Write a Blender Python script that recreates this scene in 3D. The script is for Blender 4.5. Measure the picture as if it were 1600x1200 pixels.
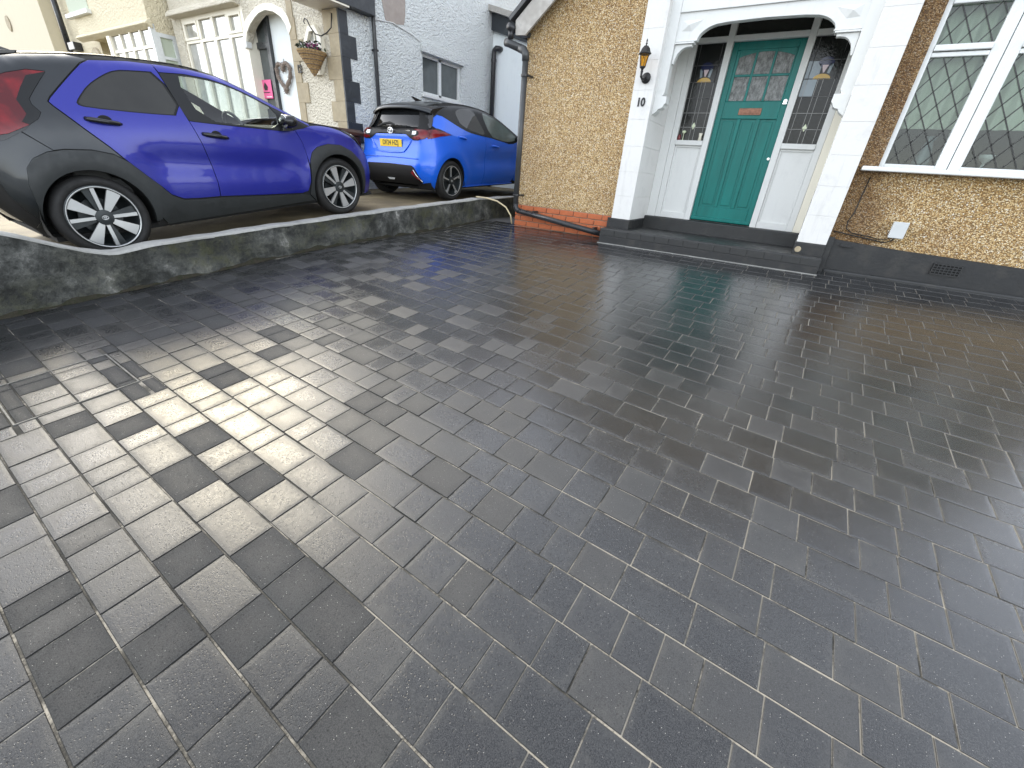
import bpy, bmesh, math, random
import numpy as np
from mathutils import Vector, Matrix, geometry
random.seed(7); rng = np.random.default_rng(7)
for o in list(bpy.data.objects): bpy.data.objects.remove(o)
SC = bpy.context.scene; COL = SC.collection
R = math.radians

# ------------------------------------------------------------------ camera, sky, sun, exposure
CAMZ = 1.35
def cam_axes(yaw, pit, rol):
    cy, sy = math.cos(yaw), math.sin(yaw)
    f = Vector((-sy*math.cos(pit), cy*math.cos(pit), -math.sin(pit)))
    r = Vector((cy, sy, 0)); u = r.cross(f)
    c, s = math.cos(rol), math.sin(rol)
    return c*r + s*u, -s*r + c*u, f
CR, CU, CF = cam_axes(R(31.23), R(27.33), R(4.62))
cam = bpy.data.cameras.new('camera'); camo = bpy.data.objects.new('camera', cam); COL.objects.link(camo)
cam.sensor_fit = 'HORIZONTAL'; cam.sensor_width = 36.0; cam.lens = 645.0/1600*36
cam.clip_start = 0.05; cam.clip_end = 2000
camo.matrix_world = Matrix(((CR.x, CU.x, -CF.x, 0), (CR.y, CU.y, -CF.y, 0), (CR.z, CU.z, -CF.z, CAMZ), (0, 0, 0, 1)))
SC.camera = camo

SUN_AZ, SUN_EL = R(77), R(33)       # azimuth measured from +Y towards -X (the left)
sdir = Vector((-math.sin(SUN_AZ)*math.cos(SUN_EL), math.cos(SUN_AZ)*math.cos(SUN_EL), math.sin(SUN_EL)))
wd = bpy.data.worlds.new('World'); SC.world = wd; wd.use_nodes = True
wn = wd.node_tree.nodes; wl = wd.node_tree.links
bg = wn.get('Background') or wn.new('ShaderNodeBackground')
sky = wn.new('ShaderNodeTexSky'); sky.sky_type = 'NISHITA'; sky.sun_disc = False
sky.sun_elevation = SUN_EL; sky.sun_rotation = math.atan2(sdir.x, sdir.y)
sky.air_density = 1.0; sky.dust_density = 1.5; sky.ozone_density = 1.0; sky.altitude = 20
hs = wn.new('ShaderNodeHueSaturation'); hs.inputs['Saturation'].default_value = .30      # thin high haze: a whiter sky
wl.new(sky.outputs['Color'], hs.inputs['Color']); wl.new(hs.outputs['Color'], bg.inputs['Color']); bg.inputs['Strength'].default_value = 0.15
sl = bpy.data.lights.new('sun', 'SUN'); sl.energy = 0.5; sl.angle = R(14); sl.color = (1.0, 0.87, 0.58)
so = bpy.data.objects.new('sun', sl); COL.objects.link(so)
so.rotation_euler = (-sdir).to_track_quat('-Z', 'Y').to_euler(); so.location = sdir*40
SC.view_settings.view_transform = 'Standard'; SC.view_settings.look = 'None'
SC.view_settings.exposure = 2.3; SC.view_settings.gamma = 1.0
SC.render.resolution_x = 1024; SC.render.resolution_y = 768

# ------------------------------------------------------------------ materials
class NT:
    def __init__(s, name):
        s.m = bpy.data.materials.new(name); s.m.use_nodes = True
        s.t = s.m.node_tree; s.n = s.t.nodes; s.l = s.t.links
        s.b = s.n.get('Principled BSDF'); s.out = s.n.get('Material Output')
    def node(s, typ, **kw):
        n = s.n.new(typ)
        for k, v in kw.items(): setattr(n, k, v)
        return n
    def link(s, a, b): s.l.new(a, b)
    def coord(s):
        if not hasattr(s, '_c'): s._c = s.node('ShaderNodeTexCoord').outputs['Object']
        return s._c
    def mapped(s, scale):
        m = s.node('ShaderNodeMapping'); m.inputs['Scale'].default_value = scale
        s.link(s.coord(), m.inputs['Vector']); return m.outputs['Vector']
    def noise(s, scale, detail=4, rough=.55, vec=None):
        n = s.node('ShaderNodeTexNoise'); n.inputs['Scale'].default_value = scale
        n.inputs['Detail'].default_value = detail; n.inputs['Roughness'].default_value = rough
        s.link(vec or s.coord(), n.inputs['Vector']); return n.outputs['Fac']
    def voro(s, scale, feature='F1', vec=None):
        n = s.node('ShaderNodeTexVoronoi', feature=feature); n.inputs['Scale'].default_value = scale
        s.link(vec or s.coord(), n.inputs['Vector']); return n
    def math(s, op, a, b=None, c=None, clamp=False):
        n = s.node('ShaderNodeMath', operation=op); n.use_clamp = clamp
        for i, v in enumerate((a, b, c)):
            if v is None: continue
            if isinstance(v, (int, float)): n.inputs[i].default_value = v
            else: s.link(v, n.inputs[i])
        return n.outputs[0]
    def rng(s, v, a, b, c=0., d=1.):
        n = s.node('ShaderNodeMapRange'); n.clamp = True
        s.link(v, n.inputs[0])
        for i, q in enumerate((a, b, c, d)): n.inputs[i+1].default_value = q
        return n.outputs[0]
    def mix(s, f, a, b, blend='MIX'):
        n = s.node('ShaderNodeMix', data_type='RGBA', blend_type=blend)
        for i, v in ((0, f), (6, a), (7, b)):
            if isinstance(v, (int, float)): n.inputs[i].default_value = v
            elif isinstance(v, tuple): n.inputs[i].default_value = (*v, 1) if len(v) == 3 else v
            else: s.link(v, n.inputs[i])
        return n.outputs[2]
    def ramp(s, v, stops, interp='LINEAR'):
        n = s.node('ShaderNodeValToRGB'); n.color_ramp.interpolation = interp
        el = n.color_ramp.elements
        while len(el) < len(stops): el.new(.5)
        for e, (p, c) in zip(el, stops): e.position = p; e.color = (*c, 1)
        s.link(v, n.inputs[0]); return n.outputs[0]
    def bump(s, h, strength=.5, dist=.01, prev=None):
        n = s.node('ShaderNodeBump'); n.inputs['Strength'].default_value = strength; n.inputs['Distance'].default_value = dist
        s.link(h, n.inputs['Height'])
        if prev is not None: s.link(prev, n.inputs['Normal'])
        s.link(n.outputs[0], s.b.inputs['Normal']); return n.outputs[0]
    def set(s, **kw):
        names = dict(col='Base Color', rough='Roughness', metal='Metallic', spec='Specular IOR Level', coat='Coat Weight', coatr='Coat Roughness', ior='IOR', alpha='Alpha', trans='Transmission Weight', emit='Emission Color', es='Emission Strength')
        for k, v in kw.items():
            i = s.b.inputs[names[k]]
            if isinstance(v, tuple): i.default_value = (*v, 1)
            elif isinstance(v, (int, float)): i.default_value = v
            else: s.link(v, i)
        return s.m

def simple(name, c, rough=.5, metal=0., var=.15, scale=6., bump=0., bscale=60., coat=0., ior=1.5, rvar=.1, bdist=.004):
    t = NT(name)
    n = t.noise(scale, 5)
    lo = tuple(x*(1-var) for x in c); hi = tuple(min(1, x*(1+var)) for x in c)
    t.set(col=t.mix(t.rng(n, .3, .7), lo, hi), rough=t.rng(t.noise(scale*3, 3), .3, .7, max(.02, rough-rvar), min(1, rough+rvar)), metal=metal, coat=coat, ior=ior)
    if bump: t.bump(t.noise(bscale, 4), bump, bdist)
    return t.m

MT = {}
def paver_mat():
    t = NT('charcoal_paver')
    at = t.node('ShaderNodeAttribute', attribute_name='rnd').outputs['Fac']
    ed = t.node('ShaderNodeAttribute', attribute_name='ed').outputs['Fac']
    gp = t._c = t.node('ShaderNodeNewGeometry').outputs['Position']
    sx = t.node('ShaderNodeSeparateXYZ'); t.link(gp, sx.inputs[0])
    n1 = t.noise(9, 5); n2 = t.noise(60, 4); n4 = t.noise(210, 4, .75); n5 = t.noise(330, 2, .6)
    far = t.rng(t.math('ADD', sx.outputs[1], t.math('MULTIPLY', sx.outputs[0], .45)), -.2, 3.0)             # still wet from the porch down, drying towards the street
    col = t.mix(at, (.006, .007, .008), (.020, .021, .022))
    col = t.mix(t.rng(n2, .35, .7), t.mix(.5, col, (.006, .007, .008)), col)
    grain = t.rng(n5, .42, .60); col = t.mix(t.math('MULTIPLY', grain, .6), col, (.046, .047, .048))
    dust = t.math('MULTIPLY', t.rng(t.math('ADD', t.math('MULTIPLY', ed, .35), t.math('MULTIPLY', n1, 1.6)), 1.0, 1.7), t.rng(n2, .3, .75, .25, 1.))
    col = t.mix(t.math('MULTIPLY', dust, .28), col, (.13, .128, .115))
    haz = t.math('MULTIPLY', t.rng(t.noise(2.2, 6, .65, t.mapped((1, 2.2, 1))), .5, .75), .20)
    col = t.mix(haz, col, (.060, .064, .064))
    v = t.voro(170)
    sepc = t.node('ShaderNodeSeparateColor'); t.link(v.outputs['Color'], sepc.inputs[0])
    sp = t.math('MULTIPLY', t.math('LESS_THAN', v.outputs['Distance'], .16), t.math('GREATER_THAN', sepc.outputs[0], .90))
    col = t.mix(t.math('MULTIPLY', sp, .7), col, (.42, .41, .38))
    pv = t.voro(115); ps = t.node('ShaderNodeSeparateColor'); t.link(pv.outputs['Color'], ps.inputs[0])
    pit = t.math('MULTIPLY', t.rng(pv.outputs['Distance'], .18, .32, 1., 0.), t.math('GREATER_THAN', ps.outputs[1], .62))
    col = t.mix(t.math('MULTIPLY', pit, .75), col, (.004, .004, .005))
    rim = t.rng(ed, 1.02, 1.15)
    col = t.mix(t.math('MULTIPLY', rim, .8), col, (.020, .020, .019))
    w3 = t.noise(.55, 2)
    wet = t.rng(t.math('SUBTRACT', t.math('ADD', t.math('MULTIPLY', at, .5), t.math('MULTIPLY', w3, .9)), t.math('MULTIPLY', far, .5)), .05, .85)      # 0 sealed and wet, 1 drying
    dry = t.rng(at, .68, .76)
    e2 = t.rng(t.math('ADD', ed, t.math('MULTIPLY', t.math('SUBTRACT', n1, .5), 1.3)), .15, 1.)
    r = t.math('ADD', t.rng(wet, 0, 1, .08, .33), t.math('MULTIPLY', e2, t.rng(far, 0, 1, .13, .03)))
    r = t.math('ADD', r, t.math('MULTIPLY', t.math('MULTIPLY', dry, t.math('SUBTRACT', 1., t.math('MULTIPLY', far, .92))), .34))
    r = t.math('ADD', r, t.math('MULTIPLY', t.rng(n2, .45, .75), t.rng(far, 0, 1, .10, .03)))
    r = t.math('ADD', r, t.math('MULTIPLY', rim, .5), clamp=True)
    b = t.bump(t.math('SUBTRACT', n4, t.math('MULTIPLY', pit, .8)), .42, .0016)
    b = t.bump(n2, .18, .0016, b)
    t.bump(t.noise(11, 3), .07, .003, b)
    t.set(col=col, rough=r, ior=t.rng(far, 0, 1, 1.37, 2.0))
    return t.m
MT['paver'] = paver_mat()
def joint_mat():
    t = NT('joint_sand'); n = t.noise(7, 5); n2 = t.noise(120, 3)
    sx = t.node('ShaderNodeSeparateXYZ'); t.link(t.coord(), sx.inputs[0])          # freshly swept sand still pale away from the wall side
    c = t.ramp(t.math('ADD', t.math('ADD', t.math('MULTIPLY', n, .8), t.math('MULTIPLY', n2, .25)), t.rng(sx.outputs[0], -2., .2, -.06, .10)), [(.38, (.014, .014, .012)), (.52, (.060, .056, .046)), (.62, (.26, .24, .20))])
    t.set(col=c, rough=.9); t.bump(n2, .6, .004); return t.m
MT['joint'] = joint_mat()
def pebble_mat():
    t = NT('pebble_dash'); 
    w = t.node('ShaderNodeTexNoise'); w.inputs['Scale'].default_value = 40; t.link(t.coord(), w.inputs['Vector'])
    v = t.voro(98); sep = t.node('ShaderNodeSeparateColor'); t.link(v.outputs['Color'], sep.inputs[0])
    c = t.ramp(sep.outputs[0], [(0., (.32, .18, .055)), (.16, (.54, .34, .13)), (.36, (.66, .47, .22)), (.60, (.75, .57, .31)), (.82, (.84, .72, .49)), (.95, (.90, .85, .72))], 'CONSTANT')
    c = t.mix(t.rng(v.outputs['Distance'], .42, .70), c, (.22, .135, .05))
    big = t.noise(1.3, 4)
    c = t.mix(t.rng(big, .45, .75, 0, .3), c, (.40, .22, .08), 'MULTIPLY')
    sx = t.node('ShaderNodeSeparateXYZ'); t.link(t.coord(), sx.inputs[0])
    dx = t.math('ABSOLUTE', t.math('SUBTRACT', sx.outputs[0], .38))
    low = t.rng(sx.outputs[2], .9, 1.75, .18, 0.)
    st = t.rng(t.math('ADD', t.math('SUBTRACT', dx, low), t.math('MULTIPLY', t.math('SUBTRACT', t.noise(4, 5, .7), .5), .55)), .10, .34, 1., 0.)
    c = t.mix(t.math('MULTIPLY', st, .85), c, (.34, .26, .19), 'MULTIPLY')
    t.set(col=c, rough=.45)
    inv = t.math('SUBTRACT', 1., v.outputs['Distance'])
    t.bump(inv, .9, .012); return t.m
MT['pebble'] = pebble_mat()
def roughcast_mat(name, c, scale=26, strength=.9):
    t = NT(name); v = t.voro(scale, 'SMOOTH_F1'); n = t.noise(scale*1.6, 4)
    d = t.math('ADD', t.math('MULTIPLY', v.outputs['Distance'], -.7), n)
    dirt = t.rng(t.noise(.8, 5), .5, .8, 0, .35)
    col = t.mix(dirt, c, tuple(x*.72 for x in c))
    t.set(col=col, rough=.75); t.bump(d, min(1, strength*1.1), .07); return t.m
MT['cast_cool'] = roughcast_mat('white_roughcast', (.84, .88, .86))
MT['cast_warm'] = roughcast_mat('cream_roughcast', (.80, .74, .60))
MT['cast_old'] = roughcast_mat('old_cream_roughcast', (.74, .66, .47), 22, .6)
def white_mat(name, c, dirt=.25, rough=.45, bump=.12):
    t = NT(name)
    g = t.rng(t.noise(5, 6, .7), .55, .8, 0, dirt); s = t.rng(t.noise(18, 4, .7, t.mapped((1, 1, .15))), .55, .85, 0, dirt)
    col = t.mix(t.math('MAXIMUM', g, s), c, tuple(x*.55 for x in c))
    t.set(col=col, rough=rough); t.bump(t.noise(35, 5), bump, .006); return t.m
MT['white'] = white_mat('white_paint', (.68, .69, .67))
MT['white_pillar'] = white_mat('white_masonry_paint', (.68, .675, .65), .4, .6, .45)
MT['cream'] = white_mat('cream_paint', (.78, .74, .62), .2)
MT['old_cream'] = white_mat('old_cream_paint', (.58, .52, .38), .25, .7)
MT['upvc'] = simple('white_upvc', (.68, .70, .69), .28, var=.03)
def worn(name, c, c2, rough=.5, sc=7, amt=(.52, .72), bump=.3):
    t = NT(name); n = t.noise(sc, 7, .68)
    t.set(col=t.mix(t.rng(n, *amt), t.mix(t.rng(t.noise(sc*4, 4), .3, .7), tuple(x*.75 for x in c), c), c2), rough=t.rng(t.noise(sc*2, 4), .3, .7, rough-.15, rough+.15))
    t.bump(t.noise(sc*6, 5), bump, .006); return t.m
MT['step'] = worn('grey_step_paint', (.024, .025, .025), (.06, .057, .05), .5, 5, (.55, .8))
MT['black_paint'] = worn('black_masonry_paint', (.016, .017, .018), (.05, .046, .04), .5, 6, (.5, .8))
MT['black_wood'] = worn('dark_grey_paint', (.030, .036, .042), (.06, .065, .068), .5, 5)
MT['stone'] = worn('buff_stone', (.42, .35, .23), (.30, .25, .17), .75, 6, (.45, .75))
def wall_mat():
    t = NT('old_render'); n = t.noise(4.5, 8, .72); n2 = t.noise(1.4, 5); n3 = t.noise(30, 5)
    c = t.ramp(n, [(.34, (.012, .013, .011)), (.46, (.036, .038, .035)), (.55, (.085, .088, .082)), (.62, (.17, .17, .16)), (.69, (.42, .42, .40))])
    moss = t.math('MULTIPLY', t.rng(n2, .40, .55), t.rng(t.noise(9, 6, .7), .42, .6))
    c = t.mix(t.math('MULTIPLY', moss, .8), c, (.040, .042, .014))
    t.set(col=c, rough=.85); b = t.bump(n3, .9, .02); t.bump(n, 1., .05, b); return t.m
MT['wall'] = wall_mat()
MT['moss'] = worn('moss_and_dirt', (.026, .021, .012), (.016, .017, .007), .95, 25, (.42, .6), .8)
MT['coping'] = worn('pale_mortar', (.33, .33, .31), (.18, .18, .165), .8, 8, (.5, .75), .5)
def conc_mat():
    t = NT('yellow_concrete'); n = t.noise(1.6, 7, .65); n2 = t.noise(55, 4)
    c = t.ramp(n, [(.3, (.06, .047, .022)), (.5, (.13, .10, .05)), (.7, (.23, .185, .10))])
    t.set(col=t.mix(t.rng(n2, .4, .8, 0, .5), c, (.10, .08, .05)), rough=.75); t.bump(n2, .5, .006); return t.m
MT['concrete'] = conc_mat()
MT['asphalt'] = simple('asphalt', (.06, .06, .06), .85, bump=.4, bscale=120)
MT['brick'] = worn('red_brick', (.50, .135, .045), (.32, .085, .035), .7, 14, (.45, .7), .4)
MT['mortar'] = simple('mortar', (.30, .22, .16), .9, bump=.4)
MT['pipe'] = simple('black_plastic', (.022, .023, .025), .34, var=.1)
MT['pipe_grey'] = simple('weathered_black_plastic', (.045, .047, .048), .38, var=.2)
MT['barge'] = worn('weathered_bargeboard', (.50, .48, .44), (.30, .28, .25), .75, 9, (.42, .7), .5)
def teal():
    t = NT('teal_gloss_paint'); n = t.noise(12, 5, .6, t.mapped((1, 1, .12)))
    t.set(col=t.mix(t.rng(n, .3, .75), (.000, .128, .112), (.000, .185, .162)), rough=.36, ior=1.4); t.bump(n, .12, .004); return t.m
MT['teal'] = teal()
MT['copper'] = simple('copper_plate', (.26, .13, .085), .45, .5, .3, 40, .3, 90)
MT['chrome'] = simple('bright_metal', (.75, .75, .76), .2, 1., .05)
def glassy(name, c, rough=.04, ior=1.6, bump=0., bs=20.):
    t = NT(name); t.set(col=t.mix(t.rng(t.noise(4, 3), .3, .7), tuple(x*.7 for x in c), c), rough=rough, ior=ior)
    if bump: t.bump(t.noise(bs, 3), bump, .004)
    return t.m
MT['dark_glass'] = glassy('dark_leaded_glass', (.016, .017, .016), .12, 1.38, .45, 45)
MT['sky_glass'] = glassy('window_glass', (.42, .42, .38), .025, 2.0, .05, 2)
MT['dim_glass'] = glassy('dim_window_glass', (.10, .115, .115), .03, 1.6, .05, 2)
def obscure():
    t = NT('obscured_glass'); n = t.noise(38, 6, .75, t.mapped((1, 1, .45)))
    t.set(col=t.mix(t.rng(n, .40, .60), (.085, .09, .087), (.27, .28, .27)), rough=.28, ior=1.45); t.bump(t.noise(70, 4), 1., .006); return t.m  # light and dark mottling imitates branch reflections on the textured panes
MT['obscure'] = obscure()
MT['car_glass'] = glassy('tinted_car_glass', (.012, .013, .014), .03, 1.33)
MT['side_glass'] = glassy('smoked_side_glass', (.026, .026, .023), .02, 1.5)
MT['sky_painted_car_glass'] = glassy('sky_painted_car_glass', (.13, .16, .15), .02, 1.6)  # light greenish sky reflection put into an opaque base colour
MT['lead'] = simple('lead_came', (.10, .10, .10), .45, .4)
MT['lead_pale'] = simple('bright_lead_strip', (.26, .26, .25), .4, .3)
MT['lead_mid'] = simple('grey_lead_strip', (.032, .033, .032), .3, .4)
def clear(name, tint, k=1.5):
    t = NT(name); t.n.remove(t.b)
    tr = t.node('ShaderNodeBsdfTransparent'); tr.inputs[0].default_value = (*tint, 1)
    gl = t.node('ShaderNodeBsdfGlossy'); gl.inputs['Roughness'].default_value = .02
    lw = t.node('ShaderNodeLayerWeight'); lw.inputs[0].default_value = .5
    f = t.math('ADD', t.math('MULTIPLY', t.math('POWER', lw.outputs['Facing'], 4.), .7), (k-1.)*.14)
    mx = t.node('ShaderNodeMixShader'); t.link(f, mx.inputs[0]); t.link(tr.outputs[0], mx.inputs[1]); t.link(gl.outputs[0], mx.inputs[2])
    t.link(mx.outputs[0], t.out.inputs['Surface']); return t.m
MT['clear_glass'] = clear('clear_window_glass', (.80, .84, .82), 1.28)
MT['car_clear'] = clear('clear_car_glass', (.86, .92, .90), 1.5)
MT['amber_glass'] = clear('amber_lantern_glass', (.85, .58, .12), 1.5)
def flat(name, c, rough=.5, **k):
    t = NT(name); t.set(col=c, rough=rough, **k); return t.m
MT['yellow_glass'] = flat('yellow_stained_glass', (.50, .30, .02), .15)
MT['blue_glass'] = flat('blue_stained_glass', (.02, .025, .07), .15)
MT['pink_glass'] = flat('pale_pink_glass', (.60, .48, .50), .2)
MT['pale_glass'] = flat('pale_green_glass', (.62, .68, .48), .2)
MT['grey_glass'] = flat('pale_blue_glass', (.22, .27, .30), .15)
MT['room'] = flat('dark_room', (.016, .015, .013), .9)
MT['curtain'] = white_mat('net_curtain', (.50, .55, .44), .1, .9, .1)
MT['timber_sill'] = simple('brown_inner_sill', (.06, .035, .02), .5, var=.3)
MT['door_grey'] = simple('anthracite_upvc', (.035, .038, .04), .35)
MT['render_white'] = white_mat('smooth_white_render', (.80, .85, .85), .2, .7, .25)
MT['patch'] = worn('bare_cement_patch', (.40, .35, .31), (.30, .26, .23), .85, 7, (.4, .7), .6)
MT['tile'] = simple('roof_tile', (.16, .085, .06), .8, bump=.5)
MT['pink'] = flat('pink_paper', (.80, .14, .32), .6)
MT['black_ink'] = flat('black_ink', (.015, .015, .015), .5)
MT['white_ink'] = flat('white_print', (.8, .8, .8), .5)
MT['wicker'] = worn('wicker', (.45, .30, .13), (.20, .12, .05), .8, 40, (.4, .65), .5)
MT['twig'] = worn('grey_twigs', (.30, .24, .20), (.12, .09, .07), .8, 40, (.4, .65), .5)
MT['leaf'] = simple('dark_leaf', (.035, .05, .025), .6, var=.5, scale=30)
MT['petal'] = simple('purple_petal', (.22, .02, .12), .6, var=.5, scale=30)
MT['petal_white'] = flat('white_petal', (.75, .70, .72), .6)
MT['bin'] = simple('brown_bin_plastic', (.05, .022, .014), .4, var=.2)
MT['hose'] = simple('pale_hose', (.50, .42, .26), .5)
MT['grey_box'] = simple('light_grey_plastic', (.52, .54, .54), .5, var=.06)
MT['iron'] = simple('black_iron', (.02, .02, .02), .5, .3)
MT['galv'] = simple('galvanised_steel', (.10, .10, .095), .6, .3, .3, 20)
def paint(name, c, c2, metal=.55, coat=.6):
    t = NT(name); t.set(col=t.mix(t.rng(t.noise(900, 2), .35, .65), c, c2), rough=.38, metal=metal, coat=coat, coatr=.04); return t.m
MT['blue1'] = paint('deep_violet_blue_paint', (.006, .010, .20), (.010, .016, .29), .35)
MT['blue2'] = paint('bright_blue_paint', (.000, .095, .62), (.000, .125, .76), .12)
MT['blackp'] = paint('black_metallic_paint', (.009, .012, .015), (.016, .020, .023), .3, .45)
MT['gloss_black'] = flat('gloss_black_plastic', (.010, .010, .011), .22)
MT['trim_black'] = flat('dull_black_trim', (.007, .007, .008), .45, ior=1.3)
MT['satin_black'] = flat('satin_black_trim', (.014, .015, .016), .38, ior=1.35)
MT['clad'] = simple('dark_grey_cladding', (.017, .020, .021), .55, var=.12, bump=.1, bscale=300)
MT['black'] = flat('matt_black', (.008, .008, .008), .85)
MT['tyre'] = simple('tyre_rubber', (.011, .011, .011), .75, var=.2, bump=.2, bscale=150)
MT['alloy'] = flat('machined_alloy', (.44, .45, .45), .32, metal=.5)
MT['alloy_dark'] = simple('dark_alloy', (.025, .03, .032), .4, .3)
def lamp_mat():
    t = NT('red_lamp_lens'); t.set(col=t.mix(t.rng(t.noise(8, 2), .4, .6), (.075, .004, .007), (.17, .007, .011)), rough=.16); return t.m
MT['red_lamp'] = lamp_mat()
MT['clear_lamp'] = flat('clear_lamp_lens', (.55, .57, .58), .08, coat=1.)
MT['amber'] = flat('white_indicator', (.75, .75, .72), .15)
MT['plate'] = flat('yellow_plate', (.78, .52, .01), .35)
MT['seat'] = simple('seat_fabric', (.12, .125, .125), .9)

# ------------------------------------------------------------------ builders
def thing(name, label, cat, loc=(0, 0, 0), group=None):
    o = bpy.data.objects.new(name, None); COL.objects.link(o); o.location = loc
    o['label'] = label; o['category'] = cat
    if group: o['group'] = group
    o.empty_display_size = .1
    return o
def tag(o, label=None, cat=None, group=None, kind=None):
    if label: o['label'] = label
    if cat: o['category'] = cat
    if group: o['group'] = group
    if kind: o['kind'] = kind
    return o
def attach(o, p):
    o.parent = p
    if p.parent is None and p.type == 'EMPTY' and not p.get('local'):
        o.matrix_parent_inverse = Matrix.Translation(-Vector(p.location))
def link(name, me, mat, parent=None, smooth=False):
    o = bpy.data.objects.new(name, me); COL.objects.link(o)
    if mat is not None and not me.materials: me.materials.append(MT[mat] if isinstance(mat, str) else mat)
    if smooth:
        for p in me.polygons: p.use_smooth = True
    if parent is not None: attach(o, parent)
    return o
class MB:
    def __init__(s): s.v = []; s.f = []
    def add(s, vs, fs):
        k = len(s.v); s.v += [tuple(v) for v in vs]; s.f += [tuple(i+k for i in f) for f in fs]; return s
    def box(s, x0, x1, y0, y1, z0, z1):
        return s.add([(x, y, z) for z in (z0, z1) for y in (y0, y1) for x in (x0, x1)],
                     [(0, 2, 3, 1), (4, 5, 7, 6), (0, 1, 5, 4), (2, 6, 7, 3), (0, 4, 6, 2), (1, 3, 7, 5)])
    def prism(s, poly, a0, a1, axis='y'):
        """extrude a 2D polygon: axis y -> poly is (x,z); axis x -> (y,z); axis z -> (x,y)"""
        n = len(poly)
        def P(p, a): return (p[0], a, p[1]) if axis == 'y' else ((a, p[0], p[1]) if axis == 'x' else (p[0], p[1], a))
        vs = [P(p, a0) for p in poly] + [P(p, a1) for p in poly]
        tris = geometry.tessellate_polygon([[Vector((p[0], p[1], 0)) for p in poly]])
        fs = [tuple(t) for t in tris] + [tuple(i+n for i in reversed(t)) for t in tris]
        fs += [(i, (i+1) % n, (i+1) % n+n, i+n) for i in range(n)]
        return s.add(vs, fs)
    def tube(s, pts, r, n=10, cap=True, closed=False):
        pts = [Vector(p) for p in pts]; rs = r if isinstance(r, (list, tuple)) else [r]*len(pts)
        rings = []; m = len(pts); prev = None
        for i, p in enumerate(pts):
            a = pts[(i-1) % m] if (i > 0 or closed) else p; b = pts[(i+1) % m] if (i < m-1 or closed) else p
            d = (b-a).normalized()
            if prev is None: u = d.orthogonal().normalized()
            else: u = (prev - d*prev.dot(d)).normalized()
            prev = u; w = d.cross(u)
            rings.append([p + (u*math.cos(t)+w*math.sin(t))*rs[i] for t in [2*math.pi*k/n for k in range(n)]])
        vs = [v for rg in rings for v in rg]; fs = []
        for i in range(m if closed else m-1):
            j = (i+1) % m
            for k in range(n): fs.append((i*n+k, i*n+(k+1) % n, j*n+(k+1) % n, j*n+k))
        if cap and not closed: fs += [tuple(range(n-1, -1, -1)), tuple((m-1)*n+k for k in range(n))]
        return s.add(vs, fs)
    def lathe(s, prof, c=(0, 0, 0), n=24, axis='z', squash=1.):
        """prof: list of (radius, height) along axis"""
        vs = []; fs = []
        for r, h in prof:
            for k in range(n):
                t = 2*math.pi*k/n; a, b = r*math.cos(t), r*math.sin(t)*squash
                p = (a, b, h) if axis == 'z' else ((h, a, b) if axis == 'x' else (a, h, b))
                vs.append((p[0]+c[0], p[1]+c[1], p[2]+c[2]))
        for i in range(len(prof)-1):
            for k in range(n): fs.append((i*n+k, i*n+(k+1) % n, (i+1)*n+(k+1) % n, (i+1)*n+k))
        return s.add(vs, fs)
    def grid(s, fn, us, vs_):
        m = len(vs_)
        return s.add([fn(u, v) for u in us for v in vs_], [(i*m+j, i*m+j+1, (i+1)*m+j+1, (i+1)*m+j) for i in range(len(us)-1) for j in range(m-1)])
    def mesh(s, name):
        me = bpy.data.meshes.new(name); me.from_pydata(s.v, [], s.f); me.update()
        bm = bmesh.new(); bm.from_mesh(me); bmesh.ops.recalc_face_normals(bm, faces=bm.faces); bm.to_mesh(me); bm.free()
        return me
    def build(s, name, mat, parent=None, smooth=False, bevel=0., seg=2):
        o = link(name, s.mesh(name), mat, parent, smooth)
        if bevel:
            b = o.modifiers.new('bevel', 'BEVEL'); b.width = bevel; b.segments = seg; b.limit_method = 'ANGLE'; b.angle_limit = R(40)
        return o
def box(name, mat, parent, x0, x1, y0, y1, z0, z1, bevel=0.): return MB().box(x0, x1, y0, y1, z0, z1).build(name, mat, parent, bevel=bevel)
def text_mesh(body, size, extr=.002, xs=1., off=0.):
    cu = bpy.data.curves.new('t', 'FONT'); cu.body = body; cu.size = size; cu.extrude = extr; cu.align_x = 'CENTER'; cu.align_y = 'CENTER'; cu.offset = off
    ob = bpy.data.objects.new('t', cu); COL.objects.link(ob)
    me = bpy.data.meshes.new_from_object(ob.evaluated_get(bpy.context.evaluated_depsgraph_get()))
    bpy.data.objects.remove(ob); me.transform(Matrix.Diagonal((xs, 1, 1, 1)))
    return me
def lerp(a, b, t): return a+(b-a)*t
def smooth01(t): t = min(1, max(0, t)); return t*t*(3-2*t)
def interp(tab, x): return float(np.interp(x, [t[0] for t in tab], [t[1] for t in tab]))
def chaikin(p, n=2, closed=True):
    for _ in range(n):
        q = []; m = len(p)
        rngi = range(m) if closed else range(m-1)
        if not closed: q.append(p[0])
        for i in rngi:
            a, b = p[i], p[(i+1) % m]
            q += [(a[0]*.75+b[0]*.25, a[1]*.75+b[1]*.25), (a[0]*.25+b[0]*.75, a[1]*.25+b[1]*.75)]
        if not closed: q.append(p[-1])
        p = q
    return p

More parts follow.
